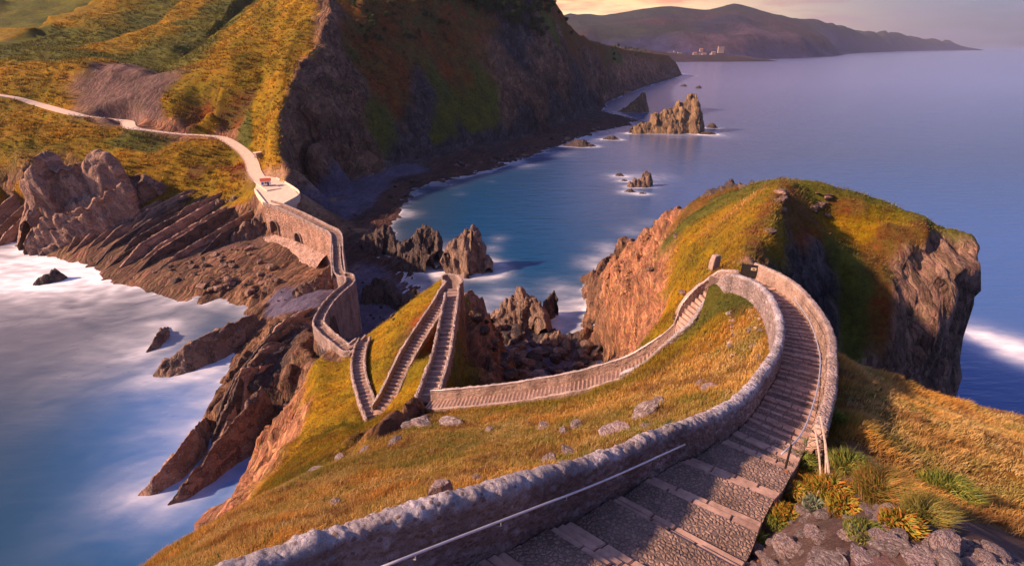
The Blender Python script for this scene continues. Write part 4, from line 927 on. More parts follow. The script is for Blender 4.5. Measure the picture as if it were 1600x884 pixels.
def sweep_wall(name, line, thick, mat, res=.3, hgt=None, base=None, stone=.28, disp=.04, parent=None, round_=.6, maxdrop=14, seed=0, ragged=.05):
    """line: top centre of the wall; the foot runs down into the ground on each side"""
    A = np.asarray(line, float); S = arclen(A); n = max(3, int(S[-1]/res)); C = at(A, S, np.linspace(0, S[-1], n))
    T = np.gradient(C[:, :2], axis=0); T /= np.hypot(T[:, 0], T[:, 1])[:, None]+1e-9; Nn = np.stack([-T[:, 1], T[:, 0]], 1)
    h = thick/2
    if base is None:
        zs = [ground(C[:, 0]+Nn[:, 0]*d, C[:, 1]+Nn[:, 1]*d) for d in (h+.5, h, 0, -h, -h-.5)]
        zl = np.minimum(zs[0], zs[1])-.4; zr = np.minimum(zs[3], zs[4])-.4
        k = np.ones(5)/5; zl = np.minimum(zl, np.convolve(np.pad(zl, 2, mode='edge'), k, 'valid')); zr = np.minimum(zr, np.convolve(np.pad(zr, 2, mode='edge'), k, 'valid'))
        zl = np.maximum(zl, C[:, 2]-maxdrop); zr = np.maximum(zr, C[:, 2]-maxdrop)
    else: zl = zr = np.full(n, base, float)
    if hgt is not None: zl = np.minimum(zl, C[:, 2]-hgt); zr = np.minimum(zr, C[:, 2]-hgt)
    K = int(np.clip(max((C[:, 2]-zl).max(), (C[:, 2]-zr).max())/res, 3, 40))
    rd = min(h*round_, .3); rows = []
    for k in range(K): f = k/K; rows.append((h*(1+.12*(1-f)), (zl, f)))
    for a_ in np.linspace(0, math.pi, 9):
        rows.append(((h-rd+rd*math.cos(a_)) if a_ <= math.pi/2 else -(h-rd)+rd*math.cos(a_), math.sin(a_)*rd))
    for k in range(K-1, -1, -1): f = k/K; rows.append((-h*(1+.12*(1-f)), (zr, f)))
    V = np.zeros((n, len(rows), 3))
    for j, (off, zz) in enumerate(rows):
        V[:, j, 0] = C[:, 0]+Nn[:, 0]*off; V[:, j, 1] = C[:, 1]+Nn[:, 1]*off
        top = C[:, 2]-rd
        V[:, j, 2] = (zz[0]+(top-zz[0])*zz[1]) if isinstance(zz, tuple) else top+zz
    # stones swell out of the face
    x, y, z = V[..., 0], V[..., 1], V[..., 2]
    f1, f2, idv = worley(x/stone, y/stone, z/stone*1.3, 900+seed)
    bul = np.clip((f2-f1)*2.2, 0, 1)*(.5+idv)-.5
    dsp = disp*bul+ragged*fbm(x/.9, y/.9, z/.9, 3, 950+seed)
    if seed == 1: dsp = disp*.35*bul+ragged*.6*fbm(x/.9, y/.9, z/.9, 3, 951)+.075*fbm(x/.16, y/.16, z/.16, 3, 955, .6)+.03*np.clip(vnoise(x/.11, y/.11, z/.11, 957), 0, 1)
    Nv = np.zeros_like(V); dj = np.gradient(V, axis=1); di = np.gradient(V, axis=0); Nv = np.cross(di, dj); Nv /= np.linalg.norm(Nv, axis=2)[..., None]+1e-9
    cm = V.mean(axis=1, keepdims=True); sgn = np.sign((Nv*(V-cm)).sum(2)); 
    V = V+Nv*np.where(sgn < 0, -1, 1)[..., None]*dsp[..., None]
    if ragged: V[..., 2] += np.clip((z-(C[:, 2]-1)[:, None])/1.0, 0, 1)*ragged*.9*fbm(C[:, 0:1]/.5, C[:, 1:2]/.5, 0, 3, 960+seed)
    m = len(rows); F4 = gridfaces(n, m); Vf = V.reshape(-1, 3)
    # end caps
    nv = len(Vf); Vf = np.vstack([Vf, V[0].mean(0)[None], V[-1].mean(0)[None]])
    cap = np.array([[nv, j+1, j, j] for j in range(m-1)]+[[nv+1, (n-1)*m+j, (n-1)*m+j+1, (n-1)*m+j+1] for j in range(m-1)])
    tri = cap[:, :3]
    allf = [tuple(q) for q in F4]+[tuple(q) for q in tri]
    me = bpy.data.meshes.new(name); me.from_pydata(Vf.tolist(), [], allf); me.update()
    o = link(name, me, mat, smooth=True)
    if parent is not None: child(o, parent)
    return o
def tube_obj(name, pts, r, mat, parent=None, seg=8):
    mb = MB(); mb.tube(pts, r, seg); o = mb.build(name, mat, smooth=True)
    if parent is not None: child(o, parent)
    return o
def quad_prism(mb, a, b, c, d, zt, zb):
    mb.poly([(p[0], p[1], zt) for p in (a, b, c, d)]+[(p[0], p[1], zb) for p in (a, b, c, d)], [(0, 1, 2, 3), (7, 6, 5, 4), (0, 4, 5, 1), (1, 5, 6, 2), (2, 6, 7, 3), (3, 7, 4, 0)])

# ---- the near staircase, cobbled treads between rows of dressed edge stones
Lc, Rc = curve(LW), curve(RW); Lc = Lc+0; Cc = (Lc+Rc)/2; Sc = arclen(Cc)
near_stairs = empty('stone_staircase', tuple(Cc[len(Cc)//2])); tag(near_stairs, 'wide cobbled stone stairs curving down between the two near walls', 'staircase')
def lr(q, fl, fr):
    i = np.interp(q, Sc, np.arange(len(Sc))); L_ = np.array([np.interp(i, np.arange(len(Sc)), Lc[:, k]) for k in range(3)]); R_ = np.array([np.interp(i, np.arange(len(Sc)), Rc[:, k]) for k in range(3)])
    return L_+(R_-L_)*fl, L_+(R_-L_)*fr
s = 0.0; k = 0; tot = Sc[-1]
while s < tot-.3:
    zc = float(np.interp(s, Sc, Cc[:, 2])); nearp = s < 17
    rows = (3, 2, 2, 3)[k % 4] if nearp else 1+(k % 3 == 0)
    tread = (1.15+.35*((k*7) % 3)/2) if nearp else .38+.12*((k*5) % 3)
    sl = .27 if nearp else .26
    e = min(tot, s+tread)
    zt = float(np.interp(s+tread*.3, Sc, Cc[:, 2]))
    mb = MB(); nq = 6; top = []
    for i in range(3):
        a0 = s+(e-s)*i/3; a1 = s+(e-s)*(i+1)/3
        l0, r0 = lr(a0, .02, .98); l1, r1 = lr(a1, .02, .98)
        zz = zt-.03*i
        quad_prism(mb, l0, r0, r1, l1, zz, zz-.9)
    st_ = mb.build('step', M_COB); child(st_, near_stairs)
    q = e
    for rr in range(rows):
        q2 = q+sl; zz = float(np.interp((q+q2)/2, Sc, Cc[:, 2]))+.05-(.02*rr)
        cuts = [0.01]+sorted(random.uniform(.2+.22*j, .34+.22*j) for j in range(3 if rr != 1 else 2))+[.99]
        sk = random.uniform(-.04, .04)
        for f0, f1 in zip(cuts[:-1], cuts[1:]):
            j1, j2 = random.uniform(-.02, .02), random.uniform(-.025, .015)
            a, b_ = lr(min(tot, q+.012+j1+sk*f0), f0+.006, f1-.006); d, c = lr(min(tot, q2-.012+sk*f1), f0+.006, f1-.006)
            mb = MB(); quad_prism(mb, a, b_, c, d, zz+random.uniform(-.02, .02), zz-.8)
            o = mb.build('edge_stone', M_SLAB, bevel=.022); o.parent = st_; o.matrix_parent_inverse = Matrix.Translation(-near_stairs.location) if False else Matrix.Identity(4)
        q = q2
    s = q; k += 1
def topline(side, add0, add1, off):
    A = curve(side, 12); A = offset(A, off); f = np.linspace(0, 1, len(A)); A[:, 2] += add0+(add1-add0)*f; return A
wl = topline([(a[0], a[1], z_) for a, z_ in zip(LW, LTOP)], 0, 0, .26)
P2d = np.array(dens(P2C, .4)); P2L = offset(P2d, 1.0)   # left of the walk = the near side
lip = P2L[:int(len(P2L)*.42)].copy(); lip[:, 2] += np.linspace(1.15, .75, len(lip))
wl2 = np.vstack([wl[:-6], lip[3:]])
tag(sweep_wall('parapet_wall', curve(wl2[::4], 6), .50, M_WNEAR, res=.055, maxdrop=3.4, seed=1, stone=.13, disp=.045, ragged=.085, round_=.9), 'thick white-crusted rubble wall sweeping across the foreground round the grassy knoll', 'wall')
wr = topline(RW[7:14], 1.15, 1.35, -.25)
tag(sweep_wall('parapet_wall', wr, .46, M_WPINK, res=.11, maxdrop=3, seed=2, stone=.17, disp=.04), 'pink rubble wall on the right side of the curved stairs, running up to the dark sign board', 'wall')
P2R = offset(P2d, -1.05)[2:].copy(); P2R[:, 2] += 1.25
tag(sweep_wall('parapet_wall', P2R, .42, M_WPINK, res=.16, maxdrop=7, seed=3, stone=.28, disp=.06, ragged=.11), 'long sunlit parapet descending from the sign board leftwards to the zigzag', 'wall')
# low kerb of upright stones along the grass side of the long descent
kb = offset(P2d, 1.02)[int(len(P2d)*.40):].copy(); kb[:, 2] += .28
tag(sweep_wall('stone_kerb', kb, .30, M_WPINK, res=.2, maxdrop=2.0, seed=4, stone=.4, disp=.06, ragged=.1), 'low broken stone kerb between the long descent and the golden grass', 'kerb')

def stairs(name, C, w0, label, riser=.2, parent=None):
    A = curve(C, 20); S = arclen(A); drop = abs(A[0, 2]-A[-1, 2]); n = max(4, int(drop/riser)); q = np.linspace(0, S[-1], n+1)
    root = empty(name, tuple(A[len(A)//2])); tag(root, label, 'staircase')
    Lx, Rx = offset(A, w0), offset(A, -w0)
    for i in range(n):
        a, d = at(Lx, S, q[i]), at(Lx, S, q[i+1]); b_, c = at(Rx, S, q[i]), at(Rx, S, q[i+1]); zt = float(at(A, S, q[i])[2])-.05
        L = q[i+1]-q[i]; f = max(.55, 1-.32/L) if L > .5 else .6
        a2 = a+(d-a)*f; b2 = b_+(c-b_)*f
        mb = MB(); quad_prism(mb, a, b_, b2, a2, zt, zt-.7); o = child(mb.build('step', M_COB), root)
        mb = MB(); quad_prism(mb, a2, b2, c, d, zt+.02, zt-.7); e_ = mb.build('edge_stone', M_SLAB); e_.parent = o
    return root
stairs('stone_staircase', P2C, 1.0, 'long narrow stairs descending left along the sunlit parapet to the zigzag', .21)
stairs('stone_staircase', P3C, 1.0, 'right-hand straight leg of the zigzag stairs, along the grey cliff edge', .2)
stairs('stone_staircase', P4C, .95, 'middle straight leg of the zigzag stairs, dark between its walls', .2)
stairs('stone_staircase', P5C, .95, 'short curved lowest leg of the zigzag stairs on the left', .2)
stairs('stone_path', P6C, .95, 'winding path on the high retaining wall between zigzag and causeway', .22)
def pwall(C, side, off, top, label, pre=(), post=(), thick=.42, mat=None, res=.35, maxdrop=9, seed=0, i0=0, i1=None):
    A = offset(dens(C, .6), side*off)
    A = A[i0:i1].copy(); A[:, 2] += top
    if len(pre): A = np.vstack([np.array(pre, float), A])
    if len(post): A = np.vstack([A, np.array(post, float)])
    o = sweep_wall('parapet_wall', A, thick, mat or M_WFAR, res=res, maxdrop=maxdrop, seed=seed, stone=.45, disp=.09, ragged=.16)
    tag(o, label, 'wall'); return A
w3l = pwall(P3C, 1, 1.15, 1.0, 'parapet on the left of the right-hand zigzag leg, above the grass strip', seed=5, pre=[PZ(663,652,41.0), PZ(650,640,40.9)], i1=-7)
w3r = pwall(P3C, -1, 1.15, 1.0, 'pale parapet on the cliff side of the right-hand zigzag leg', seed=6, i0=3)
turn = [tuple(w3r[-1]), PZ(722,438,35.2), PZ(716,430,35.2), PZ(700,427,35.1), PZ(690,430,35)]
tag(sweep_wall('parapet_wall', curve(turn, 8), .5, M_WFAR, res=.3, maxdrop=6, seed=7, stone=.4, disp=.06), 'pale parapet closing the hairpin at the top of the zigzag', 'wall')
w4l = pwall(P4C, -1, 1.12, 1.15, 'dark-sided parapet with a thin rail on the left of the middle zigzag leg', seed=8, pre=[PZ(692,436,35)])
w4r = pwall(P4C, 1, 1.1, .35, 'low kerb wall between the middle zigzag leg and the grass strip', seed=9, i0=6, i1=-3)
w5l = pwall(P5C, 1, 1.1, .85, 'outer parapet of the short curved zigzag leg', seed=10, pre=[PZ(596,655,26.9), PZ(580,668,26.8), PZ(572,660,26.8)])
w5l = None
w5r = pwall(P5C, -1, 1.1, .85, 'inner parapet of the short curved zigzag leg', seed=11, i0=3)
w6a = pwall(P6C, 1, 1.15, .95, 'seaward parapet of the winding path on its high retaining wall', seed=12, maxdrop=8, i0=2)
w6b = pwall(P6C, -1, 1.15, .95, 'bay-side parapet on the tall curved retaining wall above the pebble cove', seed=13, maxdrop=20, i0=2)
tag(sweep_wall('parapet_wall', [PZ(545,553,21), PZ(556,542,21.3), PZ(571,522,22)], .5, M_WFAR, res=.35, maxdrop=8, seed=14, stone=.4), 'short pale wall stub joining the winding path to the lowest zigzag leg', 'wall')
# ---- causeway with its two arches
CA = np.array(dens(CWL, 1.0)); cw = empty('causeway', tuple(CA[len(CA)//2])); tag(cw, 'tall reddish stone causeway bridge with two arched openings', 'bridge')
Ll, Rl = offset(CA, 1.7), offset(CA, -1.7)   # walking from the island to the shore: right hand is the seaward, sunlit side
mb = MB(); n = len(CA)
for i in range(n):
    for P_, zz in ((Ll[i], CA[i, 2]), (Rl[i], CA[i, 2]), (Rl[i]+(Rl[i]-CA[i])*.35, 0.0), (Ll[i]+(Ll[i]-CA[i])*.35, 0.0)): mb.v.append((P_[0], P_[1], zz))
for i in range(n-1):
    for k in range(4): k2 = (k+1) % 4; mb.f.append((i*4+k, i*4+k2, (i+1)*4+k2, (i+1)*4+k))
mb.f += [(3, 2, 1, 0), tuple((n-1)*4+k for k in range(4))]
body = mb.build('body', M_CW)
def arch_profile(hw, spring, rise, pointed=False, n=14):
    pts = [(-hw, -3.0), (hw, -3.0)]
    for i in range(n+1):
        a = math.pi*i/n; pts.append((hw*math.cos(a), spring+rise*math.sin(a)**(.8 if pointed else 1)))
    return pts
def arch_at(u, vf, z):
    i = min(range(2, n-3), key=lambda i: abs(pr(Ll[i][0], Ll[i][1], z)[0]-u))
    T = Vector((*(CA[i+2]-CA[i-2])[:2], 0)).normalized(); N_ = Vector((-T.y, T.x, 0)); zf = PY(u, vf, Ll[i][1]-.5)[2]; return Vector((CA[i, 0], CA[i, 1], zf)), T, N_
ARCH = []
for (u, v, z, hw, sp_, ri) in ((431, 367, 11, 2.3, 3.4, 2.3), (467, 379, 10, 2.1, 1.3, 2.5)):
    c, T, N_ = arch_at(u, v, z); ARCH.append((c, T, N_, hw, sp_, ri))
    prof = arch_profile(hw, sp_, ri); mbc = MB(); m = len(prof)
    for sgn in (-5, 5): mbc.v += [tuple(c+T*a+N_*sgn+Vector((0, 0, b_))) for a, b_ in prof]
    mbc.f = [tuple(range(m))[::-1], tuple(range(m, 2*m))]+[(j, (j+1) % m, m+(j+1) % m, m+j) for j in range(m)]
    cut = mbc.build('cutter', M_CW)
    md = body.modifiers.new('b', 'BOOLEAN'); md.operation = 'DIFFERENCE'; md.object = cut; md.solver = 'EXACT'
    bpy.context.view_layer.update(); dg = bpy.context.evaluated_depsgraph_get()
    nm = bpy.data.meshes.new_from_object(body.evaluated_get(dg)); body.modifiers.clear(); old = body.data; body.data = nm
    bpy.data.objects.remove(cut)
body.name = 'masonry_body'; child(body, cw)
for c, T, N_, hw, sp_, ri in ARCH:      # ring of dressed stones round each opening
    mb = MB(); pr_ = arch_profile(hw, sp_, ri)[2:]; pr_ = [(hw, 0)]+pr_+[(-hw, 0)]
    N2 = N_
    for j in range(len(pr_)-1):
        a = Vector((pr_[j][0], 0, pr_[j][1])); b_ = Vector((pr_[j+1][0], 0, pr_[j+1][1])); o1 = (a-Vector((0, 0, sp_*.4))).normalized()*.42; o2 = (b_-Vector((0, 0, sp_*.4))).normalized()*.42
        q = [a, b_, b_+o2, a+o1]; w3 = [c+T*p.x+Vector((0, 0, p.z)) for p in q]
        mb.poly([p+N2*2.55 for p in w3]+[p+N2*1.4 for p in w3], [(0, 1, 2, 3), (7, 6, 5, 4), (0, 4, 5, 1), (1, 5, 6, 2), (2, 6, 7, 3), (3, 7, 4, 0)])
    child(mb.build('arch_ring', M_WFAR), cw)
for sd_, lb in ((1.75, 'bay'), (-1.75, 'sea')):
    A = offset(CA, sd_).copy(); A[:, 2] += 1.0
    sweep_wall('parapet', A, .45, M_WFAR, res=.4, hgt=1.3, base=None if False else 99, seed=20, stone=.5, disp=.05, parent=cw) if False else None
    B = A.copy(); o = sweep_wall('parapet', B, .45, M_WFAR, res=.4, maxdrop=1.4, seed=20, stone=.5, disp=.05, parent=cw)
mb = MB(); q0 = offset(CA, 1.5); q1 = offset(CA, -1.5)
for i in range(n-1): quad_prism(mb, q0[i], q1[i], q1[i+1], q0[i+1], CA[i, 2]+.04, CA[i, 2]-.3)
child(mb.build('paving', M_COB), cw)
# sloping masonry apron at the foot of the arches
mb = MB(); top = offset(CA, 2.3)[46:]; nA = len(top); outw = offset(CA, 9.5)[46:]
V = []; 
for i in range(nA):
    for j in range(7):
        f = j/6; p = top[i]*(1-f)+outw[i]*f; V.append((p[0], p[1], 7.6*(1-f)+2.2*f+.25*math.sin(f*6)))
child(link('apron', npmesh('apron', V, gridfaces(nA, 7)), M_CW), cw)
for (a, b_) in ((0, 1),):
    pass
# ---- rails
def rail(line, label, r=.028, every=2.0, drop=.35, side=0.0):
    A = np.asarray(line, float); S = arclen(A); root = empty('handrail', tuple(A[0])); tag(root, label, 'handrail')
    tube_obj('rail', [tuple(p) for p in at(A, S, np.linspace(0, S[-1], max(4, int(S[-1]/.5))))], r, M_RAIL, root)
    T = offset(A, side)
    for q in np.arange(every*.4, S[-1], every):
        p = at(A, S, q); w_ = at(T, S, q); tube_obj('bracket', [tuple(p), (p[0], p[1], p[2]-drop*.4), (w_[0], w_[1], w_[2]-drop)], r*.6, M_RAIL, root, 6)
    return root
nr = curve([PZ(585,890,66.55), PZ(700,845,66.25), PZ(830,795,65.75), PZ(950,748,65.0), PZ(1070,694,64.05)], 8)
rail(nr, 'straight steel rail on the inside of the near white-crusted wall', side=.22)
rr_ = curve([PZ(1221,709,63.3), PZ(1250,680,63.1), PZ(1268,640,62.7), PZ(1280,590,62.0), PZ(1280,548,61.25), PZ(1264,500,60.2), PZ(1240,465,59.3)], 8)
rail(rr_, 'curved steel rail on the inside of the right pink wall', side=-.25)
fr_ = offset(P2d, -.78)[6:].copy(); fr_[:, 2] += 1.35; rail(fr_, 'long thin rail along the sunlit parapet of the descent', side=-.2, every=3)
f4 = offset(dens(P4C, .6), -.9).copy(); f4[:, 2] += 1.35; rail(f4, 'thin rail along the dark parapet of the middle zigzag leg', side=-.2, every=3)
# end post of the curved rail and the orange block at its foot
x, y, z = PZ(1232, 712, 63.2); mb = MB(); mb.tube([(x, y, float(ground(x, y))-.2), (x, y, z+.45)], .035, 8); tag(mb.build('rail_post', M_DARK), 'short dark post at the lower end of the curved rail', 'post')
x, y, z = PZ(1229, 728, 62.9); g_ = float(ground(x, y)); mb = MB(); mb.box((x, y, g_+.35), (.22, .18, .6), Matrix.Rotation(.3, 3, 'Z') @ Matrix.Rotation(.12, 3, 'X'), .8); tag(mb.build('marker_block', M_RUST, bevel=.03), 'rusty orange block beside the dark rail post', 'block')
# ---- sign board in the gap of the wall
sc_ = Vector(PZ(1177, 424, 57.5)); root = empty('sign_board', (sc_.x, sc_.y, sc_.z-1.0)); tag(root, 'dark sign board with a small pale mark in the gap of the wall', 'sign')
fx = Vector((.93, -.36, 0)).normalized(); fn_ = Vector((-.36, -.93, 0)).normalized(); R_ = Matrix((fx, fn_*-1, Vector((0, 0, 1)))).transposed()
mb = MB(); mb.box(sc_, (1.75, .07, 1.15), R_); child(mb.build('panel', M_DARK, bevel=.01), root)
mb = MB(); mb.box(sc_+fn_*.045+Vector((0, 0, .22)), (.42, .02, .24), R_); child(mb.build('mark', M_PALE), root)
mb = MB(); mb.box(sc_+fn_*.058+Vector((0, 0, .22)), (.20, .02, .10), R_); child(mb.build('emblem', M_DARK), root)
for s_ in (-1, 1):
    mb = MB(); mb.box(sc_+fx*.92*s_+Vector((0, 0, -.35)), (.09, .1, 2.1), R_); child(mb.build('post', M_DARK), root)
for u, v, z, h_, lb in ((1117, 410, 56.6, 1.7, 'upright rounded stone slab behind the wall, left of the sign board'), (1100, 474, 55.6, .1, None)):
    if lb:
        x, y, z = PZ(u, v, z-1.0); bm = bmesh.new(); bmesh.ops.create_cube(bm, size=1); bmesh.ops.subdivide_edges(bm, edges=bm.edges[:], cuts=5, use_grid_fill=True)
        for v_ in bm.verts:
            c = v_.co; top = max(0, c.z); c.x *= (1.0-.9*top**2)*.95; c.y *= .55*(1-.4*top); c.z *= 1.5; c += Vector([fbm(c.x*2+k, c.y*2, c.z*2, 2, 5).item()*.06 for k in (0, 7, 13)])
        me = bpy.data.meshes.new('standing_stone'); bm.to_mesh(me); bm.free(); o = link('standing_stone', me, M_WPINK, smooth=True); o.location = (x, y, z); o.rotation_euler = (0, .06, .5); tag(o, lb, 'stone')
# ---- broken wooden fence by the right edge of the stairs
def pxl(u, v, z): return Vector(PZ(u, v, z))
root = empty('wooden_fence', PZ(1285, 745, 63.3)); tag(root, 'three leaning grey wooden fence poles in the grass right of the stairs', 'fence')
for a, b_, r in (((1282, 650, 64.4), (1296, 745, 63.9), .032), ((1274, 672, 64.3), (1283, 750, 63.7), .028), ((1288, 684, 64.2), (1290, 740, 63.9), .024)):
    pa, pb = pxl(*a), pxl(*b_); mb = MB(); mb.tube([tuple(pa), tuple((pa+pb)/2+Vector((.02, 0, .02))), tuple(pb)], r, 6); child(mb.build('pole', M_WOOD), root)
for u, v in ((1296, 742), (1283, 748)):
    p = pxl(u, v, 64.0); g_ = float(ground(p.x, p.y)); mb = MB(); mb.tube([(p.x, p.y, g_-.2), (p.x+.03, p.y, g_+.5)], .05, 7); child(mb.build('post', M_WOOD), root)

# ------------------------------------------------------------------ road, plaza, kiosk, road posts
def ribbon(name, C, w_, dz, th, mat):
    A = np.array(C); l, r = offset(A, w_), offset(A, -w_); mb = MB(); n_ = len(A)
    for i in range(n_): mb.v += [(l[i, 0], l[i, 1], A[i, 2]+dz), (r[i, 0], r[i, 1], A[i, 2]+dz), (r[i, 0], r[i, 1], A[i, 2]+dz-th), (l[i, 0], l[i, 1], A[i, 2]+dz-th)]
    for i in range(n_-1):
        for k in range(4): k2 = (k+1) % 4; mb.f.append((i*4+k, i*4+k2, (i+1)*4+k2, (i+1)*4+k))
    mb.f += [(3, 2, 1, 0), tuple((n_-1)*4+k for k in range(4))]
    return mb.build(name, mat, smooth=False)
RD = np.array(dens(ROAD, 2.0))
tag(ribbon('road', RD, 2.9, .10, .6, M_CONC), kind='structure')
mb = MB(); mb.poly([(p[0], p[1], 18.7+(p[1]-204)*(2.5/39)+.05) for p in PLZ]+[(p[0], p[1], 15) for p in PLZ]+[(pcx, pcy, 18.7+(pcy-204)*(2.5/39)+.05)], [(j, (j+1) % 7, 14) for j in range(7)]+[tuple(range(7, 14))[::-1]]+[(j, (j+1) % 7, 7+(j+1) % 7, 7+j) for j in range(7)])
tag(mb.build('plaza', M_CONC), kind='structure')
def lowwall(line, h_, label, th=.4, mat=None):
    A = np.array(line); A = A.copy(); A[:, 2] += h_; tag(sweep_wall('low_wall', A, th, mat or M_CONC, res=1.0, maxdrop=3.0, seed=30, stone=1.0, disp=.03, ragged=.03), label, 'wall')
lowwall(curve([PLZ[0], PLZ[6]], 12), .5, 'low pale wall on the seaward edge of the small plaza')
lowwall(curve([PLZ[1], PLZ[2], PLZ[3], PLZ[4]], 8), .6, 'low pale wall round the bay edge of the small plaza')
kx = Vector(PZ(416, 289, 21.0)); kroot = empty('kiosk', kx, .35); kroot.scale = (.72, .72, .72); tag(kroot, 'little white kiosk with a red tiled roof on the plaza', 'kiosk')
def kbox(nm, c, d, m, tp=1.0):
    mb = MB(); mb.box(c, d, None, tp); o = mb.build(nm, m); o.parent = kroot; return o
kbox('wall', (0, 0, 1.3), (5.2, 3.2, 2.7), M_WHITE); kbox('shutter', (-1.7, -1.62, 1.3), (1.1, .1, 1.2), M_BLUE); kbox('door', (1.2, -1.62, 1.0), (.9, .1, 2.0), M_DARK); kbox('window', (0, -1.62, 1.5), (1.0, .1, .8), M_DARK)
mb = MB(); mb.poly([(-3, -2, 2.6), (3, -2, 2.6), (3, 2, 2.6), (-3, 2, 2.6), (-3, 0, 4.0), (3, 0, 4.0)], [(0, 1, 5, 4), (3, 4, 5, 2), (0, 4, 3), (1, 2, 5), (0, 3, 2, 1)]); o = mb.build('roof', M_RED); o.parent = kroot
hx = Vector(PZ(404, 246, 25.5)); hroot = empty('stone_hut', hx, .9); tag(hroot, 'tiny grey stone hut beside the bend of the road above the kiosk', 'hut')
mb = MB(); mb.box((0, 0, 1), (3.0, 2.4, 2.4)); o = mb.build('wall', M_WFAR); o.parent = hroot
mb = MB(); mb.box((0, 0, 2.35), (3.5, 2.9, .3)); o = mb.build('roof', M_CONC); o.parent = hroot
pf = offset(RD, 3.2); pfS = arclen(pf); root = empty('road_fence', tuple(pf[10])); tag(root, 'line of small pale guard posts along the seaward edge of the winding road', 'fence')
for q in np.arange(18, pfS[-1]-60, 2.6)[:95]:
    p = at(pf, pfS, q); mb = MB(); mb.box((p[0], p[1], p[2]+.2), (.3, .3, 1.3)); child(mb.build('post', M_CONC), root)

# ------------------------------------------------------------------ things scattered on the ground
def hit(u, v, t0=3.0, t1=900.0):
    a = (u-800)/FPX; b = (442-v)/FPX; d = np.array([a, cP+b*sP, -sP+b*cP]); t = t0*(t1/t0)**np.linspace(0, 1, 1400)
    x, y, z = d[0]*t, d[1]*t, CAM_H+d[2]*t; g = ground(x, y); k = np.argmax(g > z)
    return Vector((float(x[k]), float(y[k]), float(g[k])))
def rock_proto(seed, sub=3, flat=.75):
    bm = bmesh.new(); bmesh.ops.create_icosphere(bm, subdivisions=sub, radius=1)
    co = np.array([v.co for v in bm.verts]); r = np.random.default_rng(seed); 
    for _ in range(11):      # knock flat faces off the ball
        n = r.normal(size=3); n /= np.linalg.norm(n); d = r.uniform(.45, .8); s = co@n; co = co-np.clip(s-d, 0, None)[:, None]*n
    co = co*(1+.13*ridged(co[:, 0]*1.6+seed, co[:, 1]*1.6, co[:, 2]*1.6, 4, 700+seed)[:, None]); co[:, 2] *= flat
    for v, c in zip(bm.verts, co): v.co = c
    me = bpy.data.meshes.new('rock'); bm.to_mesh(me); bm.free(); return me
PRO = [rock_proto(i, 3, .6+.08*i) for i in range(6)]
PROM = {}
def place_rock(p, s, mat, label, group=None, name='rock', k=None, sink=.25, rz=None, cat='rock'):
    k = rng.integers(6) if k is None else k
    key = (int(k), mat.name)
    if key not in PROM: m = PRO[k].copy(); m.materials.append(mat); PROM[key] = m
    o = bpy.data.objects.new(name, PROM[key]); COL.objects.link(o)
    sx, sy, sz = (s, s, s) if isinstance(s, (int, float)) else s
    o.scale = (sx, sy, sz); o.location = (p[0], p[1], p[2]+sz*(.5-sink)); o.rotation_euler = (rng.uniform(-.3, .3), rng.uniform(-.3, .3), rng.uniform(0, 6.28) if rz is None else rz)
    return tag(o, label, cat, group)
for u, v, s, m, lb in [
    (685, 782, (.55, .5, 1.0), M_ROCKF, 'dark upright pointed rock in the golden grass just beyond the near wall'),
    (664, 664, (1.5, .9, .7), M_ROCKG, 'pale craggy outcrop below the corner of the zigzag wall'),
    (700, 662, (1.6, .7, .45), M_ROCKG, 'flat blue-grey outcrop on the crest right of the craggy one'),
    (640, 668, (1.2, .6, .4), M_ROCKG, 'low grey outcrop on the crest left of the craggy one'),
    (764, 674, .42, M_ROCKG, 'small grey stone in the grass right of the crest outcrops'), (850, 670, (.8, .5, .4), M_ROCKG, 'blue-grey boulder in the grass under the long parapet'),
    (880, 676, .36, M_ROCKG, 'small pink-grey stone right beside the blue-grey boulder'), (902, 668, (.4, .5, .4), M_ROCKG, 'tilted grey stone left of the dark bracken patch'),
    (958, 676, (1.3, .9, .35), M_ROCKF, 'broad flat pinkish slab in the middle of the golden slope'), (1005, 650, (1.2, .7, .35), M_ROCKG, 'pale lichen slab above the broad flat one'),
    (1030, 630, (.6, .45, .35), M_ROCKG, 'light grey stone at the upper end of the slope outcrop'), (1010, 668, (.5, .4, .3), M_ROCKG, 'small white stone near the middle of the slope outcrop'),
    (890, 708, (.9, .5, .35), M_ROCKG, 'pale slab half buried in grass close above the near wall'), (860, 722, (.6, .4, .3), M_ROCKG, 'buried pale slab left of the one close above the near wall'),
    (747, 750, .25, M_ROCKG, 'single small pale stone on the golden slope above the near wall'), (525, 790, .3, M_ROCKG, 'little grey stone on the left golden slope'),
    (1112, 608, (.6, .4, .3), M_ROCKF, 'pinkish stone just outside the bend of the near wall'), (1095, 600, (.5, .4, .25), M_ROCKF, 'flat orange-pink stone left of the bend of the near wall'),
    (620, 690, (1.1, .5, .3), M_ROCKG, 'long low grey ledge on the crest, nearest the zigzag'), (572, 704, (1.1, .5, .3), M_ROCKG, 'long low grey ledge on the crest, second from the zigzag'),
    (530, 718, (1.1, .5, .3), M_ROCKG, 'long low grey ledge on the crest, third from the zigzag'), (497, 735, (1.0, .5, .3), M_ROCKG, 'long low grey ledge on the crest, farthest left'),
    (1188, 742, (.5, .4, .35), M_ROCKG, 'pale rounded rock at the right edge of the stairs below the orange block'), (1172, 760, (.35, .3, .3), M_ROCKG, 'small pale rock right of the stairs, just below the rounded one')]:
    p = hit(u, v); place_rock(p, s, m, lb, k=abs(hash(lb)) % 1+int(u) % 6)
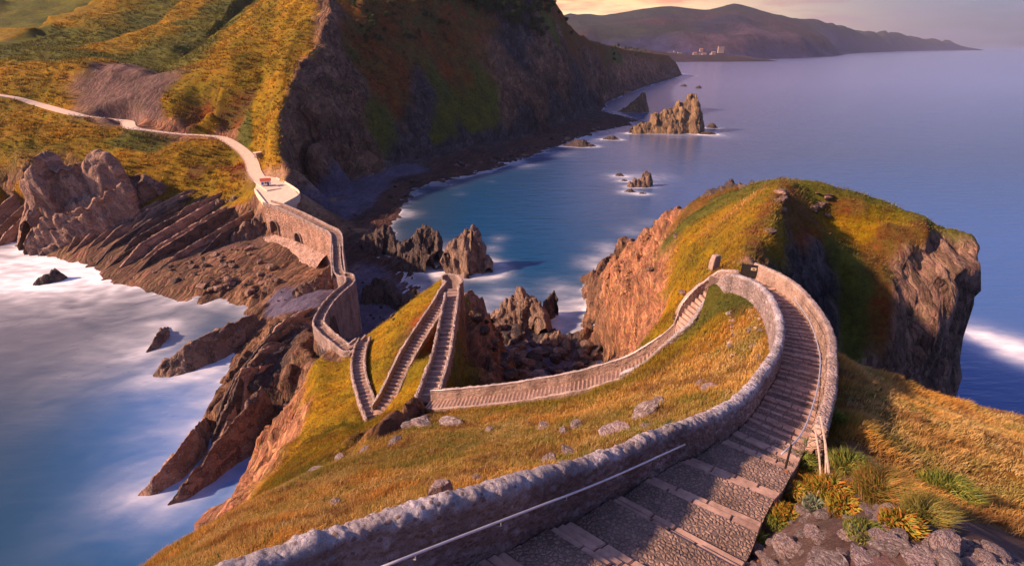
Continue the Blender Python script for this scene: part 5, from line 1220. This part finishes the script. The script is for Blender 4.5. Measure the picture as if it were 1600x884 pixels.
for i in range(34):
    u = 1150+40*math.sqrt(rng.random())*rng.choice([-.3, 1]); v = 480+rng.random()*85; p = hit(u, v)
    place_rock(p, .10+.16*rng.random(), M_WPINK if i % 2 else M_ROCKG, 'loose pink stone of the rubble spilled inside the loop of the near wall', 'rubble stones inside the wall loop', name='stone', cat='stone')
for i in range(26):
    u, v = [(1200+30*rng.random(), 300+75*rng.random()), (1265+45*rng.random(), 300+40*rng.random()), (1010+60*rng.random(), 360+110*rng.random())][i % 3]; p = hit(u, v); w_ = .3+.7*rng.random()**2
    place_rock(p, (w_*1.3, w_, w_*.8), (M_ROCKP, M_ROCKW)[i % 2], ('pale' if i % 2 == 0 else 'brown')+' rock showing through '+('the soil of the saddle path on the headland', 'the turf right of the headland ridge', 'the turf above the sunlit headland cliff')[i % 3], 'rocks in the turf of the headland', sink=.35)
EDGE = ['between the stairs and the bushy yellow plants', 'in front of the big round grass tussock', 'in the bottom right corner of the photo', 'along the lower edge right of the stairs']
for i in range(170):
    u = 1150+rng.random()*450; lo = 884-max(0, 112-abs(u-1330)*.40); v = lo+rng.random()*(900-lo)
    if u < 1210 and v < 850: continue
    p = hit(u, v); r = rng.random(4); s = .09+.24*r[0]**2
    reg = EDGE[0] if u < 1250 and v < 845 else EDGE[1] if v < 835 else EDGE[2] if u > 1450 else EDGE[3]
    place_rock(p, (s*(1+.6*r[1]), s, s*(.45+.4*r[2])), M_ROCKF if r[3] < .7 else M_ROCKG, ('small ' if s < .14 else 'large ' if s > .24 else 'middling ')+('rough purplish rock ' if r[3] < .7 else 'grey lichened rock ')+reg, 'foreground rocks '+reg, sink=.45)
# cove, beach and tidal-shelf boulders
def scatter(n, poly, s0, s1, mats, label, group, sink=.25, t=60, name='boulder'):
    for i in range(n):
        a, b_ = rng.random(2); (u1, v1), (u2, v2), (u3, v3), (u4, v4) = poly
        u = (u1*(1-a)+u2*a)*(1-b_)+(u4*(1-a)+u3*a)*b_; v = (v1*(1-a)+v2*a)*(1-b_)+(v4*(1-a)+v3*a)*b_
        p = hit(u, v, t, 1500)
        if p.z < -1.2: continue
        s = s0+(s1-s0)*rng.random()**2.2
        place_rock(p, (s*rng.uniform(.8, 1.5), s, s*rng.uniform(.6, 1.1)), mats[i % len(mats)], ('big ' if s > s0+(s1-s0)*.45 else 'small ' if s < s0+(s1-s0)*.1 else 'medium ')+label+(', left part' if a < .33 else ', right part' if a > .66 else ', middle part'), group, name=name, sink=sink, cat=name.replace('_', ' '))
scatter(85, [(742, 490), (800, 500), (850, 590), (790, 600)], .7, 2.6, [M_ROCKD, M_ROCKW, M_ROCKD], 'dark sea-worn boulder in the cove at the foot of the zigzag hill', 'boulders in the cove below the zigzag hill')
scatter(60, [(800, 520), (935, 545), (930, 570), (850, 595)], .7, 2.6, [M_ROCKW, M_ROCKD], 'rusty brown boulder in the cove at the foot of the headland', 'boulders in the cove below the headland')
scatter(40, [(700, 262), (940, 195), (990, 190), (760, 270)], 1.2, 4.0, [M_ROCKD, M_ROCKD, M_ROCKW], 'dark weed-covered boulder on the shore under the far cliff', 'weed-covered boulders under the far cliff', t=200)
scatter(22, [(580, 300), (700, 262), (700, 285), (620, 325)], .8, 2.4, [M_ROCKD], 'small dark boulder where the pebble beach meets the bay', 'boulders at the edge of the pebble beach', t=150)
scatter(26, [(270, 355), (350, 345), (360, 385), (285, 380)], .5, 1.7, [M_ROCKP, M_ROCKW], 'pale broken block in the scree left of the arched wall', 'broken blocks in the scree by the arched wall', t=150)
scatter(90, [(230, 425), (400, 375), (440, 440), (330, 458)], .35, 2.0, [M_ROCKP, M_ROCKW, M_ROCKD, M_ROCKW], 'flat broken block on the brown shelf below the arched causeway', 'broken blocks on the brown shelf below the causeway', t=100, name='stone_block', sink=.4)
scatter(20, [(360, 425), (440, 430), (450, 470), (390, 490)], .4, 1.6, [M_ROCKP, M_ROCKW, M_ROCKD], 'pale block on the shingle left of the causeway', 'blocks on the shingle left of the causeway', t=100)
scatter(14, [(560, 440), (625, 450), (620, 500), (575, 500)], .4, 1.5, [M_ROCKD], 'black boulder on the pebbles below the curved retaining wall', 'boulders below the curved retaining wall', t=100)
scatter(18, [(540, 330), (640, 330), (620, 400), (545, 380)], .5, 1.8, [M_ROCKD], 'dark boulder on the flat shore right of the arched causeway', 'boulders right of the arched causeway', t=100)

# ------------------------------------------------------------------ grass
def mat_leaf(name, rough=.75, trans=.25):
    m, t, b = newmat(name); c = nd(t, 'ShaderNodeAttribute', attribute_name='Col').outputs['Color']
    t.links.new(c, b.inputs['Base Color']); b.inputs['Roughness'].default_value = rough
    tr = nd(t, 'ShaderNodeBsdfTranslucent'); t.links.new(c, tr.inputs[0]); mx = nd(t, 'ShaderNodeMixShader', {0: trans}); t.links.new(b.outputs[0], mx.inputs[1]); t.links.new(tr.outputs[0], mx.inputs[2])
    t.links.new(mx.outputs[0], t.nodes['Material Output'].inputs['Surface']); return m
M_GRASS = mat_leaf('grass_blades')
def blades(P, col, hgt, wid, lean, nb, spread, wind=(.25, -.1)):
    """P (n,3) tuft feet, col (n,3), hgt (n,), returns V, F, C for nb blades each"""
    n = len(P); N = n*nb; Pp = np.repeat(P, nb, 0).copy(); h = np.repeat(hgt, nb)*rng.uniform(.55, 1.15, N); C = np.repeat(col, nb, 0)*rng.uniform(.7, 1.3, (N, 1))
    a = rng.uniform(0, 2*np.pi, N); r = np.sqrt(rng.random(N))*np.repeat(spread, nb) if np.ndim(spread) else np.sqrt(rng.random(N))*spread
    Pp[:, 0] += np.cos(a)*r; Pp[:, 1] += np.sin(a)*r
    b = a+rng.normal(0, .6, N); ln = lean*rng.uniform(.3, 1.2, N)
    D = np.stack([np.cos(b)*ln+wind[0], np.sin(b)*ln+wind[1], np.ones(N)], 1); L1 = D*np.array([.35, .35, 1]); 
    sd = np.stack([-np.sin(b+1.0), np.cos(b+1.0), np.zeros(N)], 1)*(wid*rng.uniform(.6, 1.3, N))[:, None]
    m_ = Pp+L1*(h*.55)[:, None]; t_ = m_+D*np.array([1, 1, .62])*(h*.5)[:, None]
    V = np.stack([Pp-sd, Pp+sd, m_-sd*.8, m_+sd*.8, t_], 1)
    k = np.arange(N)[:, None]*5; F = np.concatenate([k+np.array([[0, 1, 3]]), k+np.array([[0, 3, 2]]), k+np.array([[2, 3, 4]])])
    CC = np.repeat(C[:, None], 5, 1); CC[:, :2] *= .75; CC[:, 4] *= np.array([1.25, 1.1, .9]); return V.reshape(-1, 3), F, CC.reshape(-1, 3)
GI = [ZK.index(k) for k in 'GOER']
def bil(A, x, y):
    return Terr(IX, IY, A).h(x, y)
def grass_field(name, n, region, hgt, wid, nb, spread, kind, lo=.45, dmin=0, dmax=999, lean=.55):
    x = rng.uniform(region[0], region[1], n); y = rng.uniform(region[2], region[3], n)
    d = np.hypot(x, y); g = bil(IE[GI].sum(0), x, y); pr = bil(prot, x, y); ok = (g > lo+rng.uniform(-.25, .25, n)) & (pr > .02) & (d > dmin) & (d < dmax)
    dens_ = np.clip(1.3*dmin/np.maximum(d, 1), .3, 1) if dmin else 1
    thin = fbm(x/3.1, y/3.1, 0, 4, 841, .6); ok &= thin > rng.uniform(-.62, -.22, n)
    x, y = x[ok], y[ok]; z = ISLAND.h(x, y)
    # only slopes that face the open, never the cliffs
    c = np.stack([bil(icol[..., k], x, y) for k in range(3)], 1)
    v = np.clip(.5+1.1*fbm(x/2.6, y/2.6, 0, 3, 801), 0, 1)[:, None]; v2 = np.clip(.5+1.2*fbm(x/7, y/7, 3, 3, 811), 0, 1)[:, None]
    gold = np.array([.62, .32, .075]); straw = np.array([.60, .42, .17]); olive = np.array([.17, .16, .03])
    gG = bil(IE[ZK.index('G')], x, y)[:, None]
    v3 = np.clip(.5+1.6*fbm(x/1.7, y/1.7, 7, 4, 815, .65), 0, 1)[:, None]; brown = np.array([.20, .095, .04]); green = np.array([.13, .17, .03])
    c = c*(1-gG)*1.25+gG*(gold*v+straw*(1-v)); c = c*(1-.6*v2**2)+olive*.6*v2**2; k3 = np.clip((v3-.62)*3, 0, 1); c = c*(1-k3*.45)+green*k3*.45; k4 = np.clip((.32-v3)*3.5, 0, 1); c = c*(1-k4*.75)+brown*k4*.75
    h = hgt*(.45+.75*v[:, 0])*(1+.9*np.clip(fbm(x/.8, y/.8, 0, 2, 851), 0, 1))
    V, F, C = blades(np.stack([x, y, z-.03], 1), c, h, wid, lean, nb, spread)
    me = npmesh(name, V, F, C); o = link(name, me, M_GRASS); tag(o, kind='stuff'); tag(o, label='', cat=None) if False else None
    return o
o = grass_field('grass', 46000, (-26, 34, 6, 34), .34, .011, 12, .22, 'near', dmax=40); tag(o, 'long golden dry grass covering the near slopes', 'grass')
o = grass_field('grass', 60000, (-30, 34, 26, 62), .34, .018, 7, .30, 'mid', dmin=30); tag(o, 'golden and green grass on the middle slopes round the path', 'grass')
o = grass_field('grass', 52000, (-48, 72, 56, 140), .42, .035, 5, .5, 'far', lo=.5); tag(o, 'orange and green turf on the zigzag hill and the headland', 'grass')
# rough grass and fern on the mainland slopes
n = 42000; x = rng.uniform(-330, 60, n); y = rng.uniform(225, 620, n)
g = Terr(MX, MY, ME[GI].sum(0)).h(x, y); zt = MAIN.h(x, y); rdd = Terr(MX, MY, rd).h(x, y)
ok = (g > .45+rng.uniform(-.2, .2, n)) & (zt > 3) & (rdd > 4.5) & (np.hypot(x-pcx, y-pcy) > 22) & (rng.random(n) < np.clip(330/y, .35, 1))
x, y, zt = x[ok], y[ok], zt[ok]
c = np.stack([Terr(MX, MY, mcol[..., k]).h(x, y) for k in range(3)], 1)*rng.uniform(.75, 1.45, (len(x), 1))
V, F, C = blades(np.stack([x, y, zt-.3], 1), c, .9+1.2*np.clip(fbm(x/9, y/9, 0, 3, 821)+.4, 0, 1.2), .20, .9, 8, 1.1)
o = link('scrub', npmesh('scrub', V, F, C), M_GRASS); tag(o, 'fern and rough grass covering the mainland slopes', 'scrub', kind='stuff')
def spread(name, n, region, ok_fn, h0, h1, wd, nb, spr, cols, label, lean=.9):
    x = rng.uniform(region[0], region[1], n); y = rng.uniform(region[2], region[3], n); m = ok_fn(x, y); x, y = x[m], y[m]
    c = np.array(cols)[rng.integers(len(cols), size=len(x))]; V, F, C = blades(np.stack([x, y, ISLAND.h(x, y)-.02], 1), c, rng.uniform(h0, h1, len(x)), wd, lean, nb, spr)
    o = link(name, npmesh(name, V, F, C), M_GRASS); return tag(o, label, 'weeds', kind='stuff')
grassy = lambda x, y: (bil(IE[GI].sum(0), x, y) > .5) & (bil(prot, x, y) > .05) & (fbm(x/4, y/4, 0, 3, 871) > -.1)
spread('weeds', 2600, (-24, 34, 6, 50), grassy, .10, .26, .028, 12, .16, [(.07, .11, .03), (.11, .15, .04), (.17, .19, .05), (.20, .09, .04)], 'low broad-leaved weeds among the dry grass')
spread('seed_heads', 1500, (-24, 34, 6, 36), grassy, .5, .85, .007, 4, .10, [(.55, .38, .2), (.62, .46, .28), (.40, .24, .12)], 'tall pale seed stalks above the dry grass', .35)
_dR = np.array(RW)[:9]; _dL = np.array(LW)[:13]
edge_ok = lambda x, y: np.array([min(math.hypot(a-p[0], b-p[1]) for p in _EDG) < .22 for a, b in zip(x, y)])
_EDG = [tuple(p) for p in offset(curve(RW[1:8], 8), -.12)[:, :2]]+[tuple(p) for p in offset(curve(RW[7:12], 8), .10)[::3, :2]]
spread('edge_weeds', 5200, (-4, 20, 2, 34), edge_ok, .08, .22, .014, 9, .10, [(.09, .14, .03), (.16, .19, .05), (.30, .24, .05), (.34, .14, .04)], 'small weeds growing along the right edge of the stairs')
# ---- single plants
def plant(name, u, v, n, h, wd, lean, spr, cols, label, cat='plant', group=None, up=0):
    p = hit(u, v)+Vector((0, 0, .10 if n > 1 else 0)); c = np.array(cols)[rng.integers(len(cols), size=n)]
    V, F, C = blades(np.zeros((n, 3)), c, np.full(n, h), wd, lean, 1, spr, (.05, -.03)); V[:, 2] += up*np.clip(1-(np.hypot(V[:, 0], V[:, 1])/max(spr, .01))**2, 0, 1)
    o = link(name, npmesh(name, V, F, C), M_GRASS); o.location = p-Vector((0, 0, .05)); tag(o, label, cat, group); return o
plant('grass_tussock', 1372, 775, 2600, .62, .008, 1.0, .55, [(.24, .21, .04), (.36, .22, .06), (.15, .17, .035), (.45, .22, .07)], 'big round green-gold grass tussock above the foreground rocks', 'tussock', up=.15)
plant('grass_tussock', 1440, 815, 1200, .5, .007, .9, .38, [(.24, .22, .05), (.34, .24, .07), (.16, .18, .04)], 'smaller spiky grass tussock right of the big round one', 'tussock', up=.1)
plant('thistle', 1045, 668, 90, .42, .03, .8, .16, [(.20, .26, .16), (.30, .32, .18)], 'pale green thistle standing against the top of the near wall')
YO = [(.42, .22, .03), (.38, .31, .04), (.46, .15, .03), (.22, .24, .04), (.30, .28, .04)]; GR = [(.13, .18, .035), (.20, .24, .05), (.30, .28, .05)]; SI = [(.16, .20, .13), (.24, .27, .19)]; RE = [(.50, .12, .03), (.55, .22, .05), (.30, .2, .04)]
for u, v, n, h, spr, cs, lb in [
    (1240, 775, 260, .24, .28, YO, 'yellow-orange bushy plant beside the top of the foreground rocks'), (1268, 765, 260, .26, .28, YO, 'yellow-orange bushy plant directly under the leaning fence poles'),
    (1298, 775, 300, .28, .30, YO, 'bright yellow plant right of the one under the fence poles'), (1316, 800, 260, .24, .26, YO, 'yellow-green plant spilling over a rock left of the big tussock'),
    (1190, 795, 160, .18, .22, RE, 'rust-red plant at the right edge of the stairs'), (1160, 852, 170, .2, .2, YO, 'orange plant low at the right edge of the stairs, near the bottom'),
    (1180, 848, 200, .18, .2, GR, 'green cushion beside the orange plant near the bottom of the stairs'), (1232, 812, 230, .2, .26, YO, 'orange plant creeping over the rocks in the middle of the outcrop'),
    (1215, 825, 180, .16, .2, GR, 'green cushion on the rocks left of the creeping orange plant'), (1402, 828, 240, .24, .22, YO, 'yellow-green upright plant among rocks under the big tussock'),
    (1352, 840, 260, .12, .26, GR, 'flat green cushion in a hollow of the foreground rocks'), (1222, 772, 130, .24, .2, SI, 'silvery spiky plant left of the yellow bushes'),
    (1272, 795, 130, .2, .2, SI, 'grey-green spiky plant between the yellow bushes'), (1250, 728, 220, .34, .26, GR, 'tall green plant behind the orange block'),
    (1262, 712, 180, .4, .25, SI, 'pale green stalky plant left of the fence poles'), (1315, 730, 150, .3, .2, RE, 'reddish plant right of the fence poles'),
    (1300, 665, 260, .4, .35, GR, 'dark green clump at the foot of the right wall beyond the fence'), (1325, 735, 300, .4, .4, GR, 'green grass clump right of the reddish plant'),
    (1140, 884, 150, .16, .18, GR, 'small green cushion at the bottom edge right of the stairs'), (1475, 775, 500, .5, .5, GR, 'dark green grass clump behind the smaller tussock'),
    (1205, 745, 140, .2, .2, GR, 'green plant between the stairs and the silvery one'), (1195, 700, 1, .01, .01, GR, None)]:
    if lb: plant('plant', u, v, int(n*2.2), h*1.25, .022 if cs is not GR else .012, .9, spr*1.55, cs, lb, up=h*.8)

# ------------------------------------------------------------------ trees on the far cliff
M_BARK = simple('tree_bark', (.13, .085, .06), .9, 0, .3, 3, .03)
M_LEAF = mat_leaf('tree_leaves', .7, .15)
def tree_proto(seed, H=9.0, wide=3.2, tall=False):
    r = np.random.default_rng(seed); mb = MB(); top = Vector((r.uniform(-.4, .4), r.uniform(-.4, .4), H*.75))
    mb.tube([(0, 0, -1.2), tuple(top*.5+Vector((.15, 0, 0))), tuple(top)], .22, 7, .08)
    cl = []
    for k in range(7):
        a = r.uniform(0, 6.28); f = r.uniform(.35, .95); b0 = top*f; b1 = b0+Vector((math.cos(a), math.sin(a), .55))*wide*r.uniform(.45, .9)
        mb.tube([tuple(b0), tuple((b0+b1)/2+Vector((0, 0, .15))), tuple(b1)], .09, 5, .03); cl.append((b1, wide*r.uniform(.32, .5)))
    cl += [(top+Vector((0, 0, .5)), wide*.5), (top*.8, wide*.55)]
    V, C = [], []
    for c, rad in cl:
        m = 150; q = r.normal(size=(m, 3)); q /= np.linalg.norm(q, axis=1)[:, None]; q = np.array(c)+q*rad*(r.random((m, 1))**.4)*np.array([1, 1, .7])
        for p in q:
            a = r.normal(size=3)*.28; b_ = r.normal(size=3)*.28; V += [p-a-b_*.3, p+a, p+b_]; col = np.array([.055, .085, .025])*r.uniform(.6, 1.6)*np.array([r.uniform(.9, 1.5), 1, 1]); C += [col]*3
    cm = npmesh('crown', np.array(V), np.arange(len(V)).reshape(-1, 3), np.array(C)); cm.materials.append(M_LEAF)
    tr = mb.build('trunk', M_BARK); return tr, cm
TP = []
for s_ in range(4):
    tr, cm = tree_proto(s_, 7+s_*1.3, 2.6+s_*.4); TP.append((tr.data, cm)); bpy.data.objects.remove(tr)
def tree(x, y, z, s, k, label, group):
    r_ = empty('tree', (x, y, z), rng.uniform(0, 6.28)); r_.scale = (s, s, s*rng.uniform(.9, 1.2)); tag(r_, label, 'tree', group)
    a = bpy.data.objects.new('trunk', TP[k][0]); b_ = bpy.data.objects.new('crown', TP[k][1])
    for q in (a, b_): COL.objects.link(q); q.parent = r_
for u, y_, s, lb in ((884, 712, 1.0, 'lone spindly tree on the cliff skyline, left of a pair'), (893, 722, .7, 'smaller tree on the cliff skyline, right of the lone spindly one'), (862, 683, 1.1, 'dark tree on the upper cliff skyline'), (853, 672, 1.2, 'tall dark tree at the top edge of the cliff skyline'), (872, 695, .8, 'low dark tree on the steep part of the cliff skyline'), (905, 742, .5, 'tiny bush-like tree lowest on the cliff skyline')):
    x = (u-800)/FPX*y_/1.1; xs = np.linspace(x-10, x+10, 5); zz = float(MAIN.h(x, y_)); tree(x, y_, zz, s, int(u) % 4, lb, None)
for i in range(170):
    u = 700+rng.random()*155; v = -25+rng.random()*95*(.25+.75*(u-700)/155); p = hit(u, v, 250, 1500)
    if p.y > 900 or p.z < 40: continue
    tree(p.x, p.y, p.z, rng.uniform(.6, 1.2), int(rng.integers(4)), 'dark wind-bent tree in the wood on the upper cliff face', 'trees in the wood on the upper cliff')
for i in range(46):
    u = 545+rng.random()*160; v = rng.random()*70; p = hit(u, v, 250, 1500)
    if p.y > 800: continue
    tree(p.x, p.y, p.z, rng.uniform(.35, .7), int(rng.integers(4)), 'low dark shrub-like tree scattered on the shaded russet hillside', 'small trees on the shaded russet hillside')
for i in range(40):
    u = 935+rng.random()*75; p = PY(u, 80, 1000+rng.random()*450); zz = float(MAIN.h(p[0], p[1]))
    if zz < 40: continue
    tree(p[0], p[1], zz, rng.uniform(.5, 1.0), int(rng.integers(4)), 'small green tree on the flat top of the distant headland', 'trees on the distant headland')

# ------------------------------------------------------------------ the town across the bay
M_TW = simple('cream_town_wall', (.36, .25, .19), .9, 0, .1, .05); M_TR = simple('terracotta_town_roof', (.38, .16, .10), .9, 0, .2, .05); M_TG = simple('town_window_bands', (.16, .13, .14), .5)
def town(u, v0, v1, wpx, label, y=3400, depth=14, roof=False, fl=None):
    x, _, z1 = PY(u, v0, y); xa = PY(u-wpx/2, v0, y)[0]; xb = PY(u+wpx/2, v0, y)[0]; z0 = PY(u, v1, y)[2]; W = xb-xa; Hh = z1-z0
    r_ = empty('apartment_building', (x, y, z0)); tag(r_, label, 'building'); 
    mb = MB(); mb.box((0, 0, Hh/2-6), (W, depth, Hh+12)); o = mb.build('wall', M_TW); o.parent = r_
    mb = MB()
    if roof: mb.poly([(-W/2-1, -depth/2-1, Hh), (W/2+1, -depth/2-1, Hh), (W/2+1, depth/2+1, Hh), (-W/2-1, depth/2+1, Hh), (-W/2+2, 0, Hh+4), (W/2-2, 0, Hh+4)], [(0, 1, 5, 4), (3, 4, 5, 2), (0, 4, 3), (1, 2, 5), (0, 3, 2, 1)])
    else: mb.box((0, 0, Hh+.5), (W+1, depth+1, 1))
    o = mb.build('roof', M_TR if roof else M_TW); o.parent = r_
    n_ = max(1, int(Hh/4.5)); 
    for i in range(n_):
        mb = MB(); 
        for j in range(max(2, int(W/5))): mb.box((-W/2+W*(j+.5)/max(2, int(W/5)), -depth/2-.06, Hh*(i+.55)/n_), (W/max(2, int(W/5))*.5, .2, Hh/n_*.4))
        o = mb.build('window', M_TG); o.parent = r_
for q in [(1048, 82, 91, 9, 'long white apartment block nearest the headland in the far town'), (1054, 80, 90, 3, 'narrow pale tower right behind the long white block', 3500), (1062, 82, 90, 6, 'wide cream building second along the far beach front'), (1066, 86, 91, 10, 'low cream row of houses on the far beach front'), (1074, 87, 91, 8, 'low pale terrace on the far beach front, right of the cream row'),
          (1086, 83, 90, 6, 'pinkish block standing alone behind the far beach', 3400, 14, True), (1092, 85, 91, 4, 'small terracotta house right of the pinkish block', 3400, 14, True), (1096, 77, 83, 5, 'round-topped pale building up on the slope above the far beach', 3600, 14, True), (1100, 84, 91, 7, 'broad peach block in the middle of the far town', 3400, 14, True),
          (1107, 87, 91, 3, 'tiny white house right of the broad peach block'), (1115, 82, 91, 6, 'tall peach building at the right end of the far town', 3420, 14, True), (1111, 84, 91, 3, 'slim dim building against the tall peach one', 3450), (1127, 73, 80, 9, 'long cream building high on the bluff above the far town', 3550), (1037, 80, 86, 6, 'hazy white building at the left end of the far town', 3700),
          (1022, 78, 82, 4, 'tiny pale house on the plain left of the far town', 4000), (1070, 78, 82, 4, 'faint pale house on the slope behind the beach front', 3900), (1080, 80, 84, 3, 'faint house between the beach front and the round-topped building', 3800)]:
    town(*q)
for u, v, y_ in ((988, 80, 1000), (983, 81, 980)):
    x, _, z = PY(u, v, y_); z = float(MAIN.h(x, y_)); r_ = empty('farmhouse', (x, y_, z), .2); tag(r_, 'small orange-roofed farmhouse on the distant headland'+(', right-hand one' if u == 988 else ', left-hand one'), 'house')
    mb = MB(); mb.box((0, 0, 1.2), (8, 5, 3)); o = mb.build('wall', M_TW); o.parent = r_
    mb = MB(); mb.poly([(-4.6, -3, 2.6), (4.6, -3, 2.6), (4.6, 3, 2.6), (-4.6, 3, 2.6), (-4.6, 0, 4.2), (4.6, 0, 4.2)], [(0, 1, 5, 4), (3, 4, 5, 2), (0, 4, 3), (1, 2, 5), (0, 3, 2, 1)]); o = mb.build('roof', M_TR); o.parent = r_

# ------------------------------------------------------------------ the air
HZ = 1
if HZ:
    bm = bmesh.new(); bmesh.ops.create_cube(bm, size=1); me = bpy.data.meshes.new('haze'); bm.to_mesh(me); bm.free()
    o = bpy.data.objects.new('haze', me); COL.objects.link(o); o.scale = (15500, 13700, 640); o.location = (5000, 6450, 320-21)
    m = bpy.data.materials.new('sea_haze'); m.use_nodes = True; t = m.node_tree; t.nodes.clear(); om = t.nodes.new('ShaderNodeOutputMaterial'); pv = t.nodes.new('ShaderNodeVolumePrincipled')
    pv.inputs['Color'].default_value = (.72, .72, .95, 1); pv.inputs['Density'].default_value = 3.6e-5; pv.inputs['Anisotropy'].default_value = .2
    t.links.new(pv.outputs[0], om.inputs['Volume']); me.materials.append(m); tag(o, kind='stuff')
